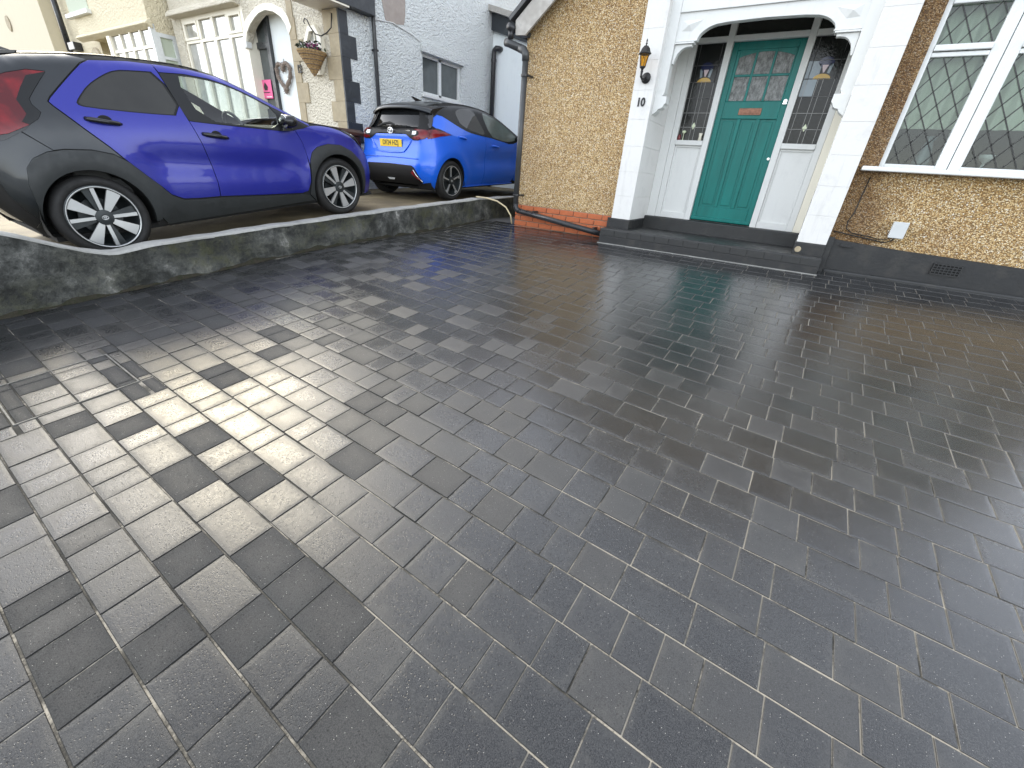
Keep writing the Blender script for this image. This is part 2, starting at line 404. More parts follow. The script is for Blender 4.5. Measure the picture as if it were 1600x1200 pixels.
# ------------------------------------------------------------------ ground
def gz(x, y):                                   # paved drive: rises to the house, levels off along it
    w = smooth01((y-2.5)/3.4)
    return .0935*y - .030*x + (.040+.038*x)*w
def gn(y):                                      # neighbour's concrete drive
    return interp([(-6, -.25), (0, .25), (1.3, .395), (3.73, .667), (6.2, .79), (12, .95)], y)
WX = -4.45                                      # face of the low wall on our side
o = MB().box(-400, 400, -400, 400, -.62, -.60).build('ground', 'asphalt'); tag(o, kind='structure')
ys = np.arange(-3, 5.99, .1); xs = np.arange(WX, 5.21, .1)
drive = MB().grid(lambda x, y: (x, y, gz(x, y)-.0042), xs, ys).build('driveway', 'joint', smooth=True); tag(drive, kind='structure')
MB().grid(lambda x, y: (x, y, gz(max(x, WX), min(y, 6.2))-.004), [WX-.02, -4.1, -3.79], [5.90, 6.2, 6.6, 8, 10.3]).build('side_path', 'asphalt', drive)
cd = MB().grid(lambda x, y: (x, y, gn(y)), [-4.59, -6, -8, -11, -14, -18, -24, -30], list(np.arange(-6, 11, .5))).build('concrete_drive', 'concrete'); tag(cd, kind='structure')
def rg(): return random.random()

# pavers ------------------------------------------------------------
PHI = R(-.71); CW = .163; C0 = -.161
cph, sph = math.cos(PHI), math.sin(PHI)
COVER = (-3.335, -2.84, .09, .585)              # inset inspection cover, in course coordinates
def uv2xy(u, v): return (u*cph - v*sph, u*sph + v*cph)
rects = []
def cut(r):
    x0, x1, y0, y1 = r; out = [r]
    a, b, c, d = COVER; g = .007
    if x1 < a or x0 > b or y1 < c or y0 > d: return out
    def split(rs, axis, val):
        q = []
        for t in rs:
            lo, hi = (t[0], t[1]) if axis == 0 else (t[2], t[3])
            if lo < val < hi:
                for l2, h2 in ((lo, val-g), (val+g, hi)):
                    if h2-l2 > .02: q.append((l2, h2, t[2], t[3]) if axis == 0 else (t[0], t[1], l2, h2))
            else: q.append(t)
        return q
    for ax, val in ((0, a), (0, b), (1, c), (1, d)): out = split(out, ax, val)
    return out
k0 = -9; sizes = [.120, .163, .163, .208, .245]
for k in range(k0, 38):
    y0 = C0 + k*CW; y1 = y0 + CW
    if y1 > 6.05: break
    u = WX + .118 + random.uniform(-.16, 0); first = True
    while u < 3.6:
        L = random.choice(sizes); a = max(u, WX+.118); b = u+L
        if b-a > .03: rects += cut((a, b, y0, y1))
        u += L
v = -1.6
while v < 5.8:                                   # border course along the low wall
    L = .204; rects.append((WX+.012, WX+.114, v, v+L)); v += L
def paver_geo(r, idx):
    x0, x1, y0, y1 = r; j = .0017 + rg()*.0011
    x0 += j; x1 -= j; y0 += j*1.25; y1 -= j*1.25
    cx, cy = (x0+x1)/2, (y0+y1)/2; W, H = (x1-x0)/2, (y1-y0)/2
    tx, ty, dz = random.gauss(0, .0036), random.gauss(0, .0036), random.gauss(0, .0006)
    rn = rg(); vs = []; eds = []; fs = []
    for inset, z, ed in ((0, -.022, 1.2), (0, -.0022, 1.2), (.0015, -.0006, 1.), (.014, 0, .72), (min(W, H)*.62, 0, .1)):
        for sx, sy in ((-1, -1), (1, -1), (1, 1), (-1, 1)):
            du, dv = sx*(W-inset), sy*(H-inset)
            x, y = uv2xy(cx+du, cy+dv)
            vs.append((x, y, gz(x, y)+z+dz+du*tx+dv*ty)); eds.append(ed)
    for rr in range(4):
        for i in range(4): fs.append((rr*4+i, rr*4+(i+1) % 4, rr*4+4+(i+1) % 4, rr*4+4+i))
    fs.append((16, 17, 18, 19))
    return vs, fs, eds, rn
def project(p):
    d = Vector(p)-Vector((0, 0, CAMZ)); zc = d.dot(CF)
    if zc < .05: return None
    return (d.dot(CR)/zc*645+800, 600-d.dot(CU)/zc*645)
def area(r):
    pts = []
    for a, b in ((r[0], r[2]), (r[1], r[2]), (r[1], r[3]), (r[0], r[3])):
        x, y = uv2xy(a, b); q = project((x, y, gz(x, y)))
        if q is None: return 0
        pts.append(q)
    cx, cy = sum(p[0] for p in pts)/4, sum(p[1] for p in pts)/4
    if not (-10 < cx < 1610 and -10 < cy < 1210): return 0
    return abs(sum(pts[i][0]*pts[(i+1) % 4][1]-pts[(i+1) % 4][0]*pts[i][1] for i in range(4)))/2
order = sorted(range(len(rects)), key=lambda i: -area(rects[i]))
def paver_mesh(name, vs, fs, eds, rns):
    me = bpy.data.meshes.new(name); me.from_pydata(vs, [], fs); me.update()
    for nm, data in (('ed', eds), ('rnd', rns)):
        at = me.attributes.new(nm, 'FLOAT', 'POINT'); at.data.foreach_set('value', np.array(data, dtype=np.float32))
    me.polygons.foreach_set('use_smooth', np.zeros(len(fs), dtype=bool))
    return me
bigv, bigf, bige, bigr = [], [], [], []
for n, i in enumerate(order):
    vs, fs, eds, rn = paver_geo(rects[i], i)
    if n < 300:
        c = Vector(vs[16]); me = paver_mesh('paver', [tuple(Vector(v)-c) for v in vs], fs, eds, [rn]*20)
        o = link('paver', me, 'paver', drive); o.location = c
    else:
        k = len(bigv); bigv += vs; bigf += [tuple(q+k for q in f) for f in fs]; bige += eds; bigr += [rn]*20
o = link('paver_field', paver_mesh('paver_field', bigv, bigf, bige, bigr), 'paver', drive); tag(o, kind='stuff')
a, b, c, d = COVER; m = MB()
def strip(u0, u1, v0, v1):
    P = [uv2xy(u, v) for u, v in ((u0, v0), (u1, v0), (u1, v1), (u0, v1))]
    vs = [(x, y, gz(x, y)+z) for z in (-.02, .0022) for x, y in P]
    m.add(vs, [(0, 1, 2, 3), (4, 5, 6, 7), (0, 1, 5, 4), (1, 2, 6, 5), (2, 3, 7, 6), (3, 0, 4, 7)])
t_ = .0036
strip(a-t_, b+t_, d-t_, d+t_); strip(a-t_, b+t_, c-t_, c+t_); strip(a-t_, a+t_, c+t_, d-t_); strip(b-t_, b+t_, c+t_, d-t_)
o = m.build('inspection_cover', 'galv'); tag(o, 'thin steel frame of an inspection cover set flush into the dark paving', 'drain cover')

# low boundary wall ---------------------------------------------------
WT = [(-3, 1.0), (.1, .93), (.35, .82), (.58, .727), (.745, .664), (.96, .578), (1.105, .545), (1.41, .587), (2.27, .658), (3.91, .780), (5.85, .90), (10.2, 1.0)]
bw = thing('boundary_wall', 'low grey rendered wall with moss stains between paved drive and cars', 'wall', (WX-.07, 2.5, gz(WX, 2.5)))
wys = np.arange(-3, 10.2, .06)
def wob(y, k): return .006*math.sin(y*7.3+k*2.1)+.005*math.sin(y*17.1+k*5.7)
m = MB(); nz = 7
for side, X in ((0, WX), (1, WX-.15)):
    sgn = 1 if side == 0 else -1
    m.grid(lambda y, q: (X + sgn*wob(y, q*3), y, lerp(-.7 if side else gz(WX, y)-.05, interp(WT, y)-.018, q)), wys, np.linspace(0, 1, nz))
m.grid(lambda y, q: (lerp(WX+wob(y, 3), WX-.15-wob(y, 3), q), y, interp(WT, y)-.018), wys, [0, 1])
m.build('wall_body', 'wall', bw, smooth=True)
m = MB()
def cop(y, q):
    ang = [(WX-.156, -.022), (WX-.156, -.004), (WX-.14, 0.), (WX-.02, .001), (WX+.003, -.004), (WX+.007, -.019)]
    x, z = ang[int(q)]; return (x+wob(y, q)*.8, y, interp(WT, y)+z+wob(y, 1.7)*.5)
m.grid(cop, wys, range(6)); m.build('coping', 'coping', bw, smooth=True)
fil = [(y, .012+.020*abs(math.sin(y*5.1)+.6*math.sin(y*13.7)+.4*math.sin(y*31.))*.6) for y in np.arange(-1.2, 6.0, .03)]
m = MB(); wd_ = dict((round(y, 4), w) for y, w in fil)
m.grid(lambda y, q: (WX+wob(y, 0)+wd_[round(y, 4)]*[0, .35, 1.][int(q)], y, gz(WX, y)+[wd_[round(y, 4)]*1.3, wd_[round(y, 4)]*.6, .0006][int(q)]), [y for y, w in fil], [0, 1, 2]); m.build('moss_fillet', 'moss', bw, smooth=True)

# ------------------------------------------------------------------ the house with the teal door
YW, YP, YS = 5.95, 5.85, 6.60
H = thing('house', 'tan pebble-dash house with white porch pillars and teal front door', 'house', (-.7, 6.5, .55))
LP0, LP1, RP0, RP1 = -2.173, -1.918, .038, .316        # porch pillars
XL = -3.80
# gable front: wall pieces round the porch and the window
SLP = .79
def roofz(x): return 3.02 + SLP*min(x-XL, 6.9-(x-XL))
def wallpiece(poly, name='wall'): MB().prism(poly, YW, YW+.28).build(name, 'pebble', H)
W0, W1, WZ0, WZ1 = .49, 2.9, 1.64, 2.95                 # window opening
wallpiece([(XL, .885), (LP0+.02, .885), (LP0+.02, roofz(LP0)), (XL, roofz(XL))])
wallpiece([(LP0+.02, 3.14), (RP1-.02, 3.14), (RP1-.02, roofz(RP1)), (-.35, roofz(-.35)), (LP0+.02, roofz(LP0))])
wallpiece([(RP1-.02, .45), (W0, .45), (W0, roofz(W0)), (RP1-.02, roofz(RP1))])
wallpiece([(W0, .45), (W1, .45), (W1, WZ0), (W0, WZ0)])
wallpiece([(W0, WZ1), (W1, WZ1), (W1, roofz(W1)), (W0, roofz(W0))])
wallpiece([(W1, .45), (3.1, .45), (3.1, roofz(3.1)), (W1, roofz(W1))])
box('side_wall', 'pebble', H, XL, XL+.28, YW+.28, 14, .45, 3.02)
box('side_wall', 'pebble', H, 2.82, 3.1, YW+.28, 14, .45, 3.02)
m = MB()
for s in (0, 1):
    xa, xb = (XL-.12, -.35) if s == 0 else (3.22, -.35)
    za = 3.02-.12*SLP; zb = roofz(-.35)
    m.add([(xa, YW-.12, za+.14), (xb, YW-.12, zb+.14), (xb, 14.2, zb+.14), (xa, 14.2, za+.14),
           (xa, YW-.12, za+.08), (xb, YW-.12, zb+.08), (xb, 14.2, zb+.08), (xa, 14.2, za+.08)],
          [(0, 1, 2, 3), (4, 7, 6, 5), (0, 4, 5, 1), (1, 5, 6, 2), (2, 6, 7, 3), (3, 7, 4, 0)])
roof = m.build('roof', 'tile', H)
# bargeboards, verge and soffit
def barge(sx):
    f = (lambda x: x) if sx > 0 else (lambda x: -.7-x)
    pts = [(f(-3.90), 2.935), (f(-3.752), 2.926), (f(-.35), 2.926+SLP*3.402), (f(-.35), 3.19+SLP*3.402), (f(-3.752), 3.215), (f(-3.91), 3.09)]
    MB().prism(pts, 5.80, 5.835).build('bargeboard', 'barge', roof, bevel=.004)
    v = [(f(-3.97), 3.085), (f(-.35), 3.20+SLP*3.45), (f(-.35), 3.255+SLP*3.45), (f(-4.0), 3.12)]
    MB().prism(v, 5.76, 6.1).build('verge', 'pipe_grey', roof)
    MB().prism([(f(-3.90), 2.94), (f(-3.76), 2.931), (f(-3.74), 2.975), (f(-3.90), 2.975)], 5.836, 5.945).build('soffit', 'black_wood', roof)
barge(1); barge(-1)
MB().tube([(-3.97, 5.74, 3.02), (-3.97, 10, 3.02)], .042, 10).build('gutter', 'pipe', roof, smooth=True)
# brick plinth
bp = MB().box(XL+.006, LP0-.035, YW+.004, YW+.2, .30, .884).build('brick_plinth', 'mortar', H)
bl, bh, jt = .215, .066, .0105
protos = {}
for r_ in range(6):
    z = .884-(r_+1)*(bh+jt)+.003; x = XL+.0 - (0 if r_ % 2 else .1125)
    while x < LP0-.04:
        a, b = max(x, XL), min(x+bl, LP0-.04)
        if b-a > .03:
            k = round(b-a, 3)
            if k not in protos: protos[k] = MB().box(-k/2, k/2, -.012, .1, 0, bh).mesh('brick')
            o = link('brick', protos[k], 'brick', bp); o.location = ((a+b)/2, YW+random.uniform(-.003, .003), z)
            if len(o.modifiers) == 0:
                bv = o.modifiers.new('bevel', 'BEVEL'); bv.width = .004; bv.segments = 1
        x += bl+jt
# black plinth right of the porch
MB().prism([(RP1+.004, .42), (3.14, .42), (3.14, .862), (1.87, .874), (.92, .902), (.40, .932), (RP1+.004, .94)], 5.895, YW+.05).build('plinth', 'black_paint', H, bevel=.006)
MB().box(RP1+.002, .375, 5.86, 5.897, .42, .955).build('plinth_end', 'black_paint', H, bevel=.004)
MB().prism([(.44, .872), (.545, .868), (.552, .893), (.45, .90)], 5.87, 5.896).build('plinth_bracket', 'black_paint', H, bevel=.003)
MB().prism([(.375, gz(.4, 5.9)-.06), (3.1, gz(2.6, 5.9)-.06), (3.1, gz(2.6, 5.9)+.03), (.375, gz(.4, 5.9)+.03)], 5.86, 5.897).build('mortar_fillet', 'step', H, bevel=.02)
# steps
st = MB().box(-2.235, .325, 5.665, 6.52, .30, .742).build('lower_step', 'step', H, bevel=.012)
MB().box(-2.225, .315, 5.657, 5.67, .40, .648).build('step_skirting', 'black_paint', st, bevel=.003)
for i in range(14):
    x = -2.20+i*.18
    MB().box(x, x+.174, 5.6585, 5.67, .655, .728).build('step_tile', 'step', st, bevel=.003)
    MB().box(x, x+.174, 5.675, 5.83, .735, .7445).build('tread_tile', 'step', st, bevel=.002)
MB().prism([(-2.24, gz(-2.2, 5.65)-.03), (.33, gz(.3, 5.65)-.03), (.33, gz(.3, 5.65)+.006), (-2.24, gz(-2.2, 5.65)+.006)], 5.64, 5.66).build('mortar_line', 'coping', st)
MB().box(LP1-.01, RP0+.01, 6.50, 6.72, .60, .905).build('upper_step', 'step', H, bevel=.012)
# pillars of painted blocks
JZ = [.867, 1.150, 1.438, 1.726, 2.014, 2.310, 2.599, 2.890, 3.16]
for a, b in ((LP0, LP1), (RP0, RP1)):
    core = MB().box(a+.008, b-.008, YP+.008, 6.60, .742, 3.15).build('porch_pillar', 'white_pillar', H)
    for z0, z1 in zip(JZ[:-1], JZ[1:]):
        MB().box(a, b, YP, 6.598, z0+.0005, z1-.0005).build('stone_block', 'white_pillar', core, bevel=.0018)
    MB().box(a-.012, b+.008, YP-.012, 6.49, .70, .866).build('pillar_base', 'black_paint', core, bevel=.012)
MB().box(LP0-.06, LP0-.013, YP+.02, YW+.05, .45, .866).build('pillar_return', 'black_paint', H, bevel=.004)
MB().lathe([(.0, 0), (.030, .0), (.034, .006)], (.075, YP-.0145, .79), 14, 'y').build('paint_scar', 'stone', H)
# porch beam with flat arch
arch_l = [(-1.576, 2.775), (-1.572, 2.80), (-1.554, 2.832), (-1.52, 2.86), (-1.483, 2.882), (-1.44, 2.898), (-1.40, 2.907), (-1.28, 2.917), (-.93, 2.925)]
arch_r = [(-1.86-x, z) for x, z in reversed(arch_l[:-1])]
beam = MB().prism([(LP1, 2.775)] + arch_l + arch_r + [(RP0, 2.775), (RP0, 3.16), (LP1, 3.16)], 5.965, 6.05).build('porch_beam', 'white', H, bevel=.003)
MB().prism([(-1.81, 3.03), (-.05, 3.03), (-.05, 3.16), (-1.81, 3.16)], 5.945, 5.964).build('beam_rail', 'white', beam, bevel=.003)
for f in (lambda x: x, lambda x: -1.88-x):
    MB().prism([(f(LP1), 2.10), (f(-1.812), 2.30), (f(-1.812), 3.16), (f(LP1), 3.16)], 5.942, 6.06).build('beam_post', 'white', beam, bevel=.003)
    cur = [(f(-1.808), 2.575), (f(-1.79), 2.575), (f(-1.785), 2.61), (f(-1.765), 2.665), (f(-1.735), 2.70), (f(-1.70), 2.72), (f(-1.66), 2.728), (f(-1.622), 2.728), (f(-1.622), 2.752), (f(-1.808), 2.752)]
    MB().prism(cur, 5.975, 6.04).build('corner_bracket', 'white', beam, bevel=.002)
    MB().box(*sorted((f(-1.812), f(-1.60))), 5.95, 6.05, 2.753, 2.768).build('moulding', 'white', beam, bevel=.002)
    MB().box(*sorted((f(-1.812), f(-1.585))), 5.957, 6.05, 2.772, 2.782).build('moulding', 'white', beam, bevel=.002)
    cb = [(f(LP1+.002), 2.255), (f(-1.775), 2.258), (f(-1.772), 2.19), (f(-1.79), 2.175), (f(-1.80), 2.15), (f(-1.825), 2.135), (f(-1.85), 2.13), (f(-1.86), 2.11), (f(-1.885), 2.09), (f(LP1+.002), 2.07)]
    MB().prism(cb, 5.93, 6.07).build('corbel', 'white', beam, bevel=.003)
    q = [(f(-1.545), 2.958), (f(-1.765), 2.959), (f(-1.763), 2.866), (f(-1.652), 2.860)]; ap = (f(-1.69), 2.916)
    MB().add([(x, 5.9649, z) for x, z in q]+[(ap[0], 5.942, ap[1])], [(0, 1, 4), (1, 2, 4), (2, 3, 4), (3, 0, 4)]).build('carved_diamond', 'white', beam)
box('porch_ceiling', 'cream', H, LP1, RP0, 6.05, 6.75, 3.10, 3.16)
box('hall', 'room', H, LP1, RP0, 6.80, 8.2, .9, 3.1)
# door screen
FR = []
def fr(n, x0, x1, z0, z1, y0=YS, y1=6.70, mat='white', b=.004): return MB().box(x0, x1, y0, y1, z0, z1).build(n, mat, scr, bevel=b)
scr = MB().box(LP1+.001, -1.802, 6.585, 6.71, .905, 3.11).build('door_screen', 'white', H, bevel=.004)
fr('screen_post', -1.80, -1.728, .905, 3.11); fr('screen_post', -1.384, -1.312, .905, 3.11); fr('screen_post', -.542, -.470, .905, 3.11); fr('screen_post', -.115, -.046, .905, 3.11, mat='white')
fr('screen_post', -.044, RP0-.001, .905, 3.11, 6.585, mat='cream')
for x0, x1 in ((-1.727, -1.385), (-.469, -.116)):
    fr('screen_rail', x0, x1, 1.812, 1.868, 6.585); fr('screen_rail', x0, x1, .905, .985, 6.61); fr('screen_panel', x0, x1, .985, 1.812, 6.635, b=0)
    fr('transom', x0, x1, 2.896, 2.950)
    fr('panel_bead', x0, x1, 1.785, 1.811, 6.62)
    fr('panel_bead', x0, x0+.022, .985, 1.785, 6.62); fr('panel_bead', x1-.022, x1, .985, 1.785, 6.62)
fr('transom', -1.311, -.543, 2.896, 2.950)
for x0, x1 in ((-1.727, -1.385), (-1.311, -.543), (-.469, -.116)):
    fr('toplight', x0, x1, 2.951, 3.105, 6.65, 6.66, 'dark_glass', 0)
def bar(m, p, q, w, y, d=.006):
    a, b = Vector((p[0], 0, p[1])), Vector((q[0], 0, q[1])); t = (b-a).normalized(); n = Vector((-t.z, 0, t.x))*w/2
    pts = [a+n, b+n, b-n, a-n]
    m.add([(v.x, y, v.z) for v in pts]+[(v.x, y-d, v.z) for v in pts], [(0, 1, 2, 3), (7, 6, 5, 4), (0, 4, 5, 1), (1, 5, 6, 2), (2, 6, 7, 3), (3, 7, 4, 0)])
def poly_piece(pts, y, mat, parent, name='glass_piece', d=.004): return MB().prism(pts, y-d, y).build(name, mat, parent)
for x0, x1, right in ((-1.727, -1.385, 0), (-.469, -.116, 1)):
    z0, z1 = 1.869, 2.895; yg = 6.648
    gl = MB().box(x0, x1, yg, yg+.008, z0, z1).build('sidelight', 'dark_glass', scr)
    w = x1-x0; m = MB(); mp = MB()
    X = lambda f: x0+w*f
    for f in (.13, .43, .57, .87): bar(mp, (X(f), z0), (X(f), 2.52 if f in (.43, .57) else 2.78), .0045, yg-.001)
    for z in (2.02, 2.18, 2.34, 2.51): bar(mp if z < 2.2 else m, (x0, z), (x1, z), .005, yg-.001)
    bar(m, (x0, 2.68), (x1, 2.68), .006, yg-.001)
    for f in (.13, .87): bar(m, (X(f), 2.5), (X(f), z1), .006, yg-.001)
    m.build('lead_strip', 'lead', gl); mp.build('lead_strip', 'lead_pale', gl)
    cx = X(.5); k = .5
    arc = [(cx+.085*math.cos(t), 2.505+.050*math.sin(t)) for t in np.linspace(0, math.pi, 13)]
    poly_piece(arc, yg-.002, 'yellow_glass', gl)
    arc = [(cx+.075*math.cos(t), 2.655+.055*math.sin(t)) for t in np.linspace(0, math.pi, 11)] + [(cx-.03, 2.61), (cx+.03, 2.61)]
    poly_piece(arc, yg-.002, 'blue_glass', gl)
    poly_piece([(cx-.03, 2.635), (cx+.03, 2.635), (cx+.006, 2.565), (cx-.006, 2.565)], yg-.0045, 'pink_glass', gl)
    poly_piece([(cx-.075, 2.64), (cx-.045, 2.65), (cx-.035, 2.56), (cx-.06, 2.555)], yg-.002, 'grey_glass', gl)
    poly_piece([(cx+.045, 2.65), (cx+.075, 2.64), (cx+.06, 2.555), (cx+.035, 2.56)], yg-.002, 'grey_glass', gl)
    if right:
        for za, zb in ((2.345, 2.505), (2.515, 2.675)): poly_piece([(X(.02), za), (X(.40), za), (X(.40), zb), (X(.02), zb)], yg-.0015, 'grey_glass', gl, d=.001)
    poly_piece([(cx, 2.075), (cx+.024, 2.035), (cx, 1.995), (cx-.024, 2.035)], yg-.003, 'pale_glass', gl, 'glass_diamond')
o = MB().lathe([(.0, 0), (.022, 0), (.018, .05), (.024, .085), (.0, .086)], (-1.435, 6.62, 1.8685), 12).build('tea_light_holder', 'cream', smooth=True); tag(o, 'small cream candle holder standing on sidelight sill left of teal door', 'ornament')
o = MB().lathe([(0, 0), (.012, 0), (.005, .01), (.004, .075), (.024, .085), (.027, .105), (.0, .115)], (-1.652, 6.62, 1.8685), 12).build('flower_ornament', 'pale_glass', smooth=True); tag(o, 'tiny pale flower ornament on sidelight sill beside the red trinket', 'ornament')
o = MB().lathe([(0, 0), (.02, 0), (.024, .02), (.015, .045), (.02, .055), (0, .07)], (-1.702, 6.622, 1.8685), 12).build('red_ornament', 'red_lamp', smooth=True); tag(o, 'tiny dark red trinket on sidelight sill left of teal door', 'ornament')
# the door
DX0, DX1, DZ0, DZ1 = -1.309, -.545, .918, 2.894
dr = MB().box(DX0, DX1, 6.672, 6.70, DZ0, DZ1).build('front_door', 'teal', H)
def db(n, x0, x1, z0, z1, y0=6.652, y1=6.6715, mat='teal', b=.004): return MB().box(x0, x1, y0, y1, z0, z1).build(n, mat, dr, bevel=b)
GX = [(-1.212, -1.040), (-1.012, -.840), (-.812, -.628)]
db('stile', DX0, -1.246, DZ0, DZ1); db('stile', -.611, DX1, DZ0, DZ1)
db('rail', -1.245, -.612, 2.815, DZ1); db('rail', -1.245, -.612, 2.120, 2.300); db('rail', -1.245, -.612, DZ0, 1.10)
PX = [(-1.238, -1.052), (-1.008, -.836), (-.790, -.617)]
for x0, x1 in ((-1.0515, -1.0085), (-.8355, -.7905)): db('muntin', x0, x1, 1.101, 2.119)
for x0, x1 in PX:
    db('panel', x0+.028, x1-.028, 1.128, 2.092, 6.662, 6.671, b=.008)
def topz(x): return 2.815-.05*((x+.92)/.29)**2
for x0, x1 in GX:
    db('pane', x0, x1, 2.311, 2.552, 6.664, 6.671, 'obscure', 0)
    pts = [(x0, 2.578), (x1, 2.578)] + [(x, topz(x)-.022) for x in np.linspace(x1, x0, 6)]
    MB().prism(pts, 6.664, 6.671).build('pane', 'obscure', dr)
for x0, x1 in ((-1.245, -1.213), (-1.039, -1.013), (-.839, -.813), (-.627, -.612)): db('glazing_bar', x0, x1, 2.301, 2.814, 6.655)
db('glazing_bar', -1.212, -.628, 2.553, 2.577, 6.656)
pts = [(x, topz(x)-.022) for x in np.linspace(-1.212, -.628, 15)] + [(-.628, 2.8145), (-1.212, 2.8145)]
MB().prism(pts, 6.657, 6.6715).build('arched_rail', 'teal', dr)
db('weather_bar', DX0, DX1, .920, .965, 6.628, 6.6515, b=.01)
lb = db('letterbox', -1.056, -.802, 2.160, 2.232, 6.642, 6.6515, 'copper', .004)
MB().box(-1.03, -.828, 6.637, 6.6425, 2.178, 2.214).build('letter_flap', 'copper', lb, bevel=.003)
MB().lathe([(0, -.004), (.020, -.004), (.022, .0), (.022, .012)], (-.578, 6.639, 2.300), 16, 'y').build('door_lock', 'chrome', dr)
MB().box(-.600, -.556, 6.630, 6.6515, 2.268, 2.282).build('door_pull', 'chrome', dr, bevel=.002)
MB().lathe([(0, -.004), (.014, -.004), (.015, .010)], (-.568, 6.641, 1.70), 14, 'y').build('door_lock', 'chrome', dr)
# leaded window
def frame(n, x0, x1, z0, z1, y0=5.985, y1=6.05, b=.006): return MB().box(x0, x1, y0, y1, z0, z1).build(n, 'upvc', wf, bevel=b)
wf = MB().box(W0-.005, .532, 5.98, 6.06, 1.642, 2.96).build('window', 'upvc', H, bevel=.006)
cols = [(.532, .922), (1.108, 1.90), (2.086, 2.86)]
frame('window_mullion', .922, 1.012, 1.642, 2.96); frame('window_mullion', 1.018, 1.108, 1.642, 2.96); frame('window_mullion', 1.90, 2.086, 1.642, 2.96); frame('window_frame', 2.86, 2.905, 1.642, 2.96)
for x0, x1 in cols:
    frame('window_rail', x0, x1, 1.642, 1.676); frame('window_rail', x0, x1, 2.53, 2.565); frame('window_rail', x0, x1, 2.572, 2.618, 5.965); frame('window_rail', x0, x1, 2.90, 2.96, 5.97)
    for z0, z1 in ((1.677, 2.529), (2.619, 2.899)):
        p = MB().box(x0, x1, 6.015, 6.021, z0, z1).build('pane', 'clear_glass', wf)
        m = MB(); dx, dz = .132, .205
        def clip(ax, az, bx, bz):
            t0, t1 = 0., 1.; ddx, ddz = bx-ax, bz-az
            for pp, qq in ((-ddx, ax-x0), (ddx, x1-ax), (-ddz, az-z0), (ddz, z1-az)):
                if abs(pp) < 1e-9:
                    if qq < 0: return None
                else:
                    t = qq/pp
                    if pp < 0: t0 = max(t0, t)
                    else: t1 = min(t1, t)
            return (ax+ddx*t0, az+ddz*t0, ax+ddx*t1, az+ddz*t1) if t1-t0 > .01 else None
        for sg in (1, -1):
            for i in range(-14, 20):
                bx = x0+i*dx; c = clip(bx, z0-.02, bx+sg*dx*8, z0-.02+dz*8)
                if c: bar(m, c[:2], c[2:], .0095, 6.0145, .004)
        m.build('lead_lattice', 'lead_mid', p)
MB().box(.356, 3.0, 5.825, 5.99, 1.600, 1.640).build('window_sill', 'upvc', wf, bevel=.008)
box('room', 'room', H, W0-.2, W1+.05, 6.9, 8.5, 1.2, 3.2)
box('inner_sill', 'timber_sill', H, W0, W1, 6.065, 6.45, 1.60, 1.66)
m = MB().grid(lambda x, z: (x, 6.13+.016*math.sin(x*62)+.008*math.sin(x*23), z), np.arange(W0+.005, W1-.005, .012), [1.99, 2.3, 2.7, 2.945])
o = m.build('net_curtain', 'curtain', smooth=True); tag(o, 'pale gathered net curtain hanging inside the leaded window', 'curtain')
o = MB().lathe([(0, 0), (.05, 0), (.045, .01), (.012, .03), (.012, .07), (.05, .10), (.06, .14), (.05, .14), (.0, .08)], (1.30, 6.25, 1.661), 16).build('candle_dish', 'grey_box', smooth=True); tag(o, 'small grey stemmed dish on the sill inside leaded window', 'ornament')
o = MB().lathe([(0, 0), (.07, 0), (.075, .06), (.05, .16), (.03, .24), (.05, .28), (0, .29)], (.84, 6.28, 1.661), 16).build('vase', 'grey_glass', smooth=True); tag(o, 'pale blue-grey vase on the sill behind narrow leaded pane', 'vase')
# air brick
va = MB().box(1.250, 1.470, 5.886, 5.8945, .722, .830).build('air_vent', 'black', H)
m = MB()
for i in range(8): x = 1.250+i*.0302; m.box(x, x+.0085, 5.876, 5.8855, .722, .830)
for i in range(5): z = .722+i*.0242; m.box(1.250, 1.470, 5.8755, 5.885, z, z+.011)
m.build('vent_grille', 'black_paint', va)
# house number
n = text_mesh('10', .118, .003, .9, .0045); o = link('house_number', n, 'black_ink', H); n.transform(Matrix.Translation((-2.048, YP-.004, 2.185)) @ Matrix.Rotation(R(90), 4, 'X'))
# wall lantern
L = thing('wall_lantern', 'black and amber coach lantern on left porch pillar above the number', 'lamp', (-2.05, 5.85, 2.44))
lx, ly = -2.055, 5.715
MB().lathe([(0, 0), (.052, 0), (.056, -.008), (.05, -.022), (.02, -.028), (0, -.03)], (-2.035, YP-.002, 2.425), 20, 'y').build('backplate', 'iron', L, smooth=True)
MB().tube([(-2.035, 5.825, 2.425), (-2.042, 5.79, 2.405), (-2.05, 5.75, 2.40), (lx, ly, 2.418), (lx, ly, 2.47)], [.013, .012, .011, .012, .014], 10).build('arm', 'iron', L, smooth=True)
MB().lathe([(0, 0), (.018, 0), (.012, .015), (.018, .03), (.034, .04), (.034, .052), (0, .052)], (lx, ly, 2.462), 6).build('lantern_base', 'iron', L)
MB().lathe([(.031, 0), (.052, .115)], (lx, ly, 2.514), 6).build('lantern_glass', 'amber_glass', L)
m = MB()
for k in range(6):
    t = 2*math.pi*k/6; m.tube([(lx+.032*math.cos(t), ly+.032*math.sin(t), 2.514), (lx+.053*math.cos(t), ly+.053*math.sin(t), 2.629)], .003, 5)
m.build('lantern_frame', 'iron', L)
MB().lathe([(0, 0), (.012, 0), (.012, .06), (.006, .068), (0, .068)], (lx, ly, 2.515), 10).build('bulb', 'white_ink', L)
MB().lathe([(0, 0), (.072, -.006), (.076, 0), (.062, .014), (.046, .05), (.026, .07), (.014, .074), (0, .074)], (lx, ly, 2.630), 6).build('lantern_roof', 'iron', L)
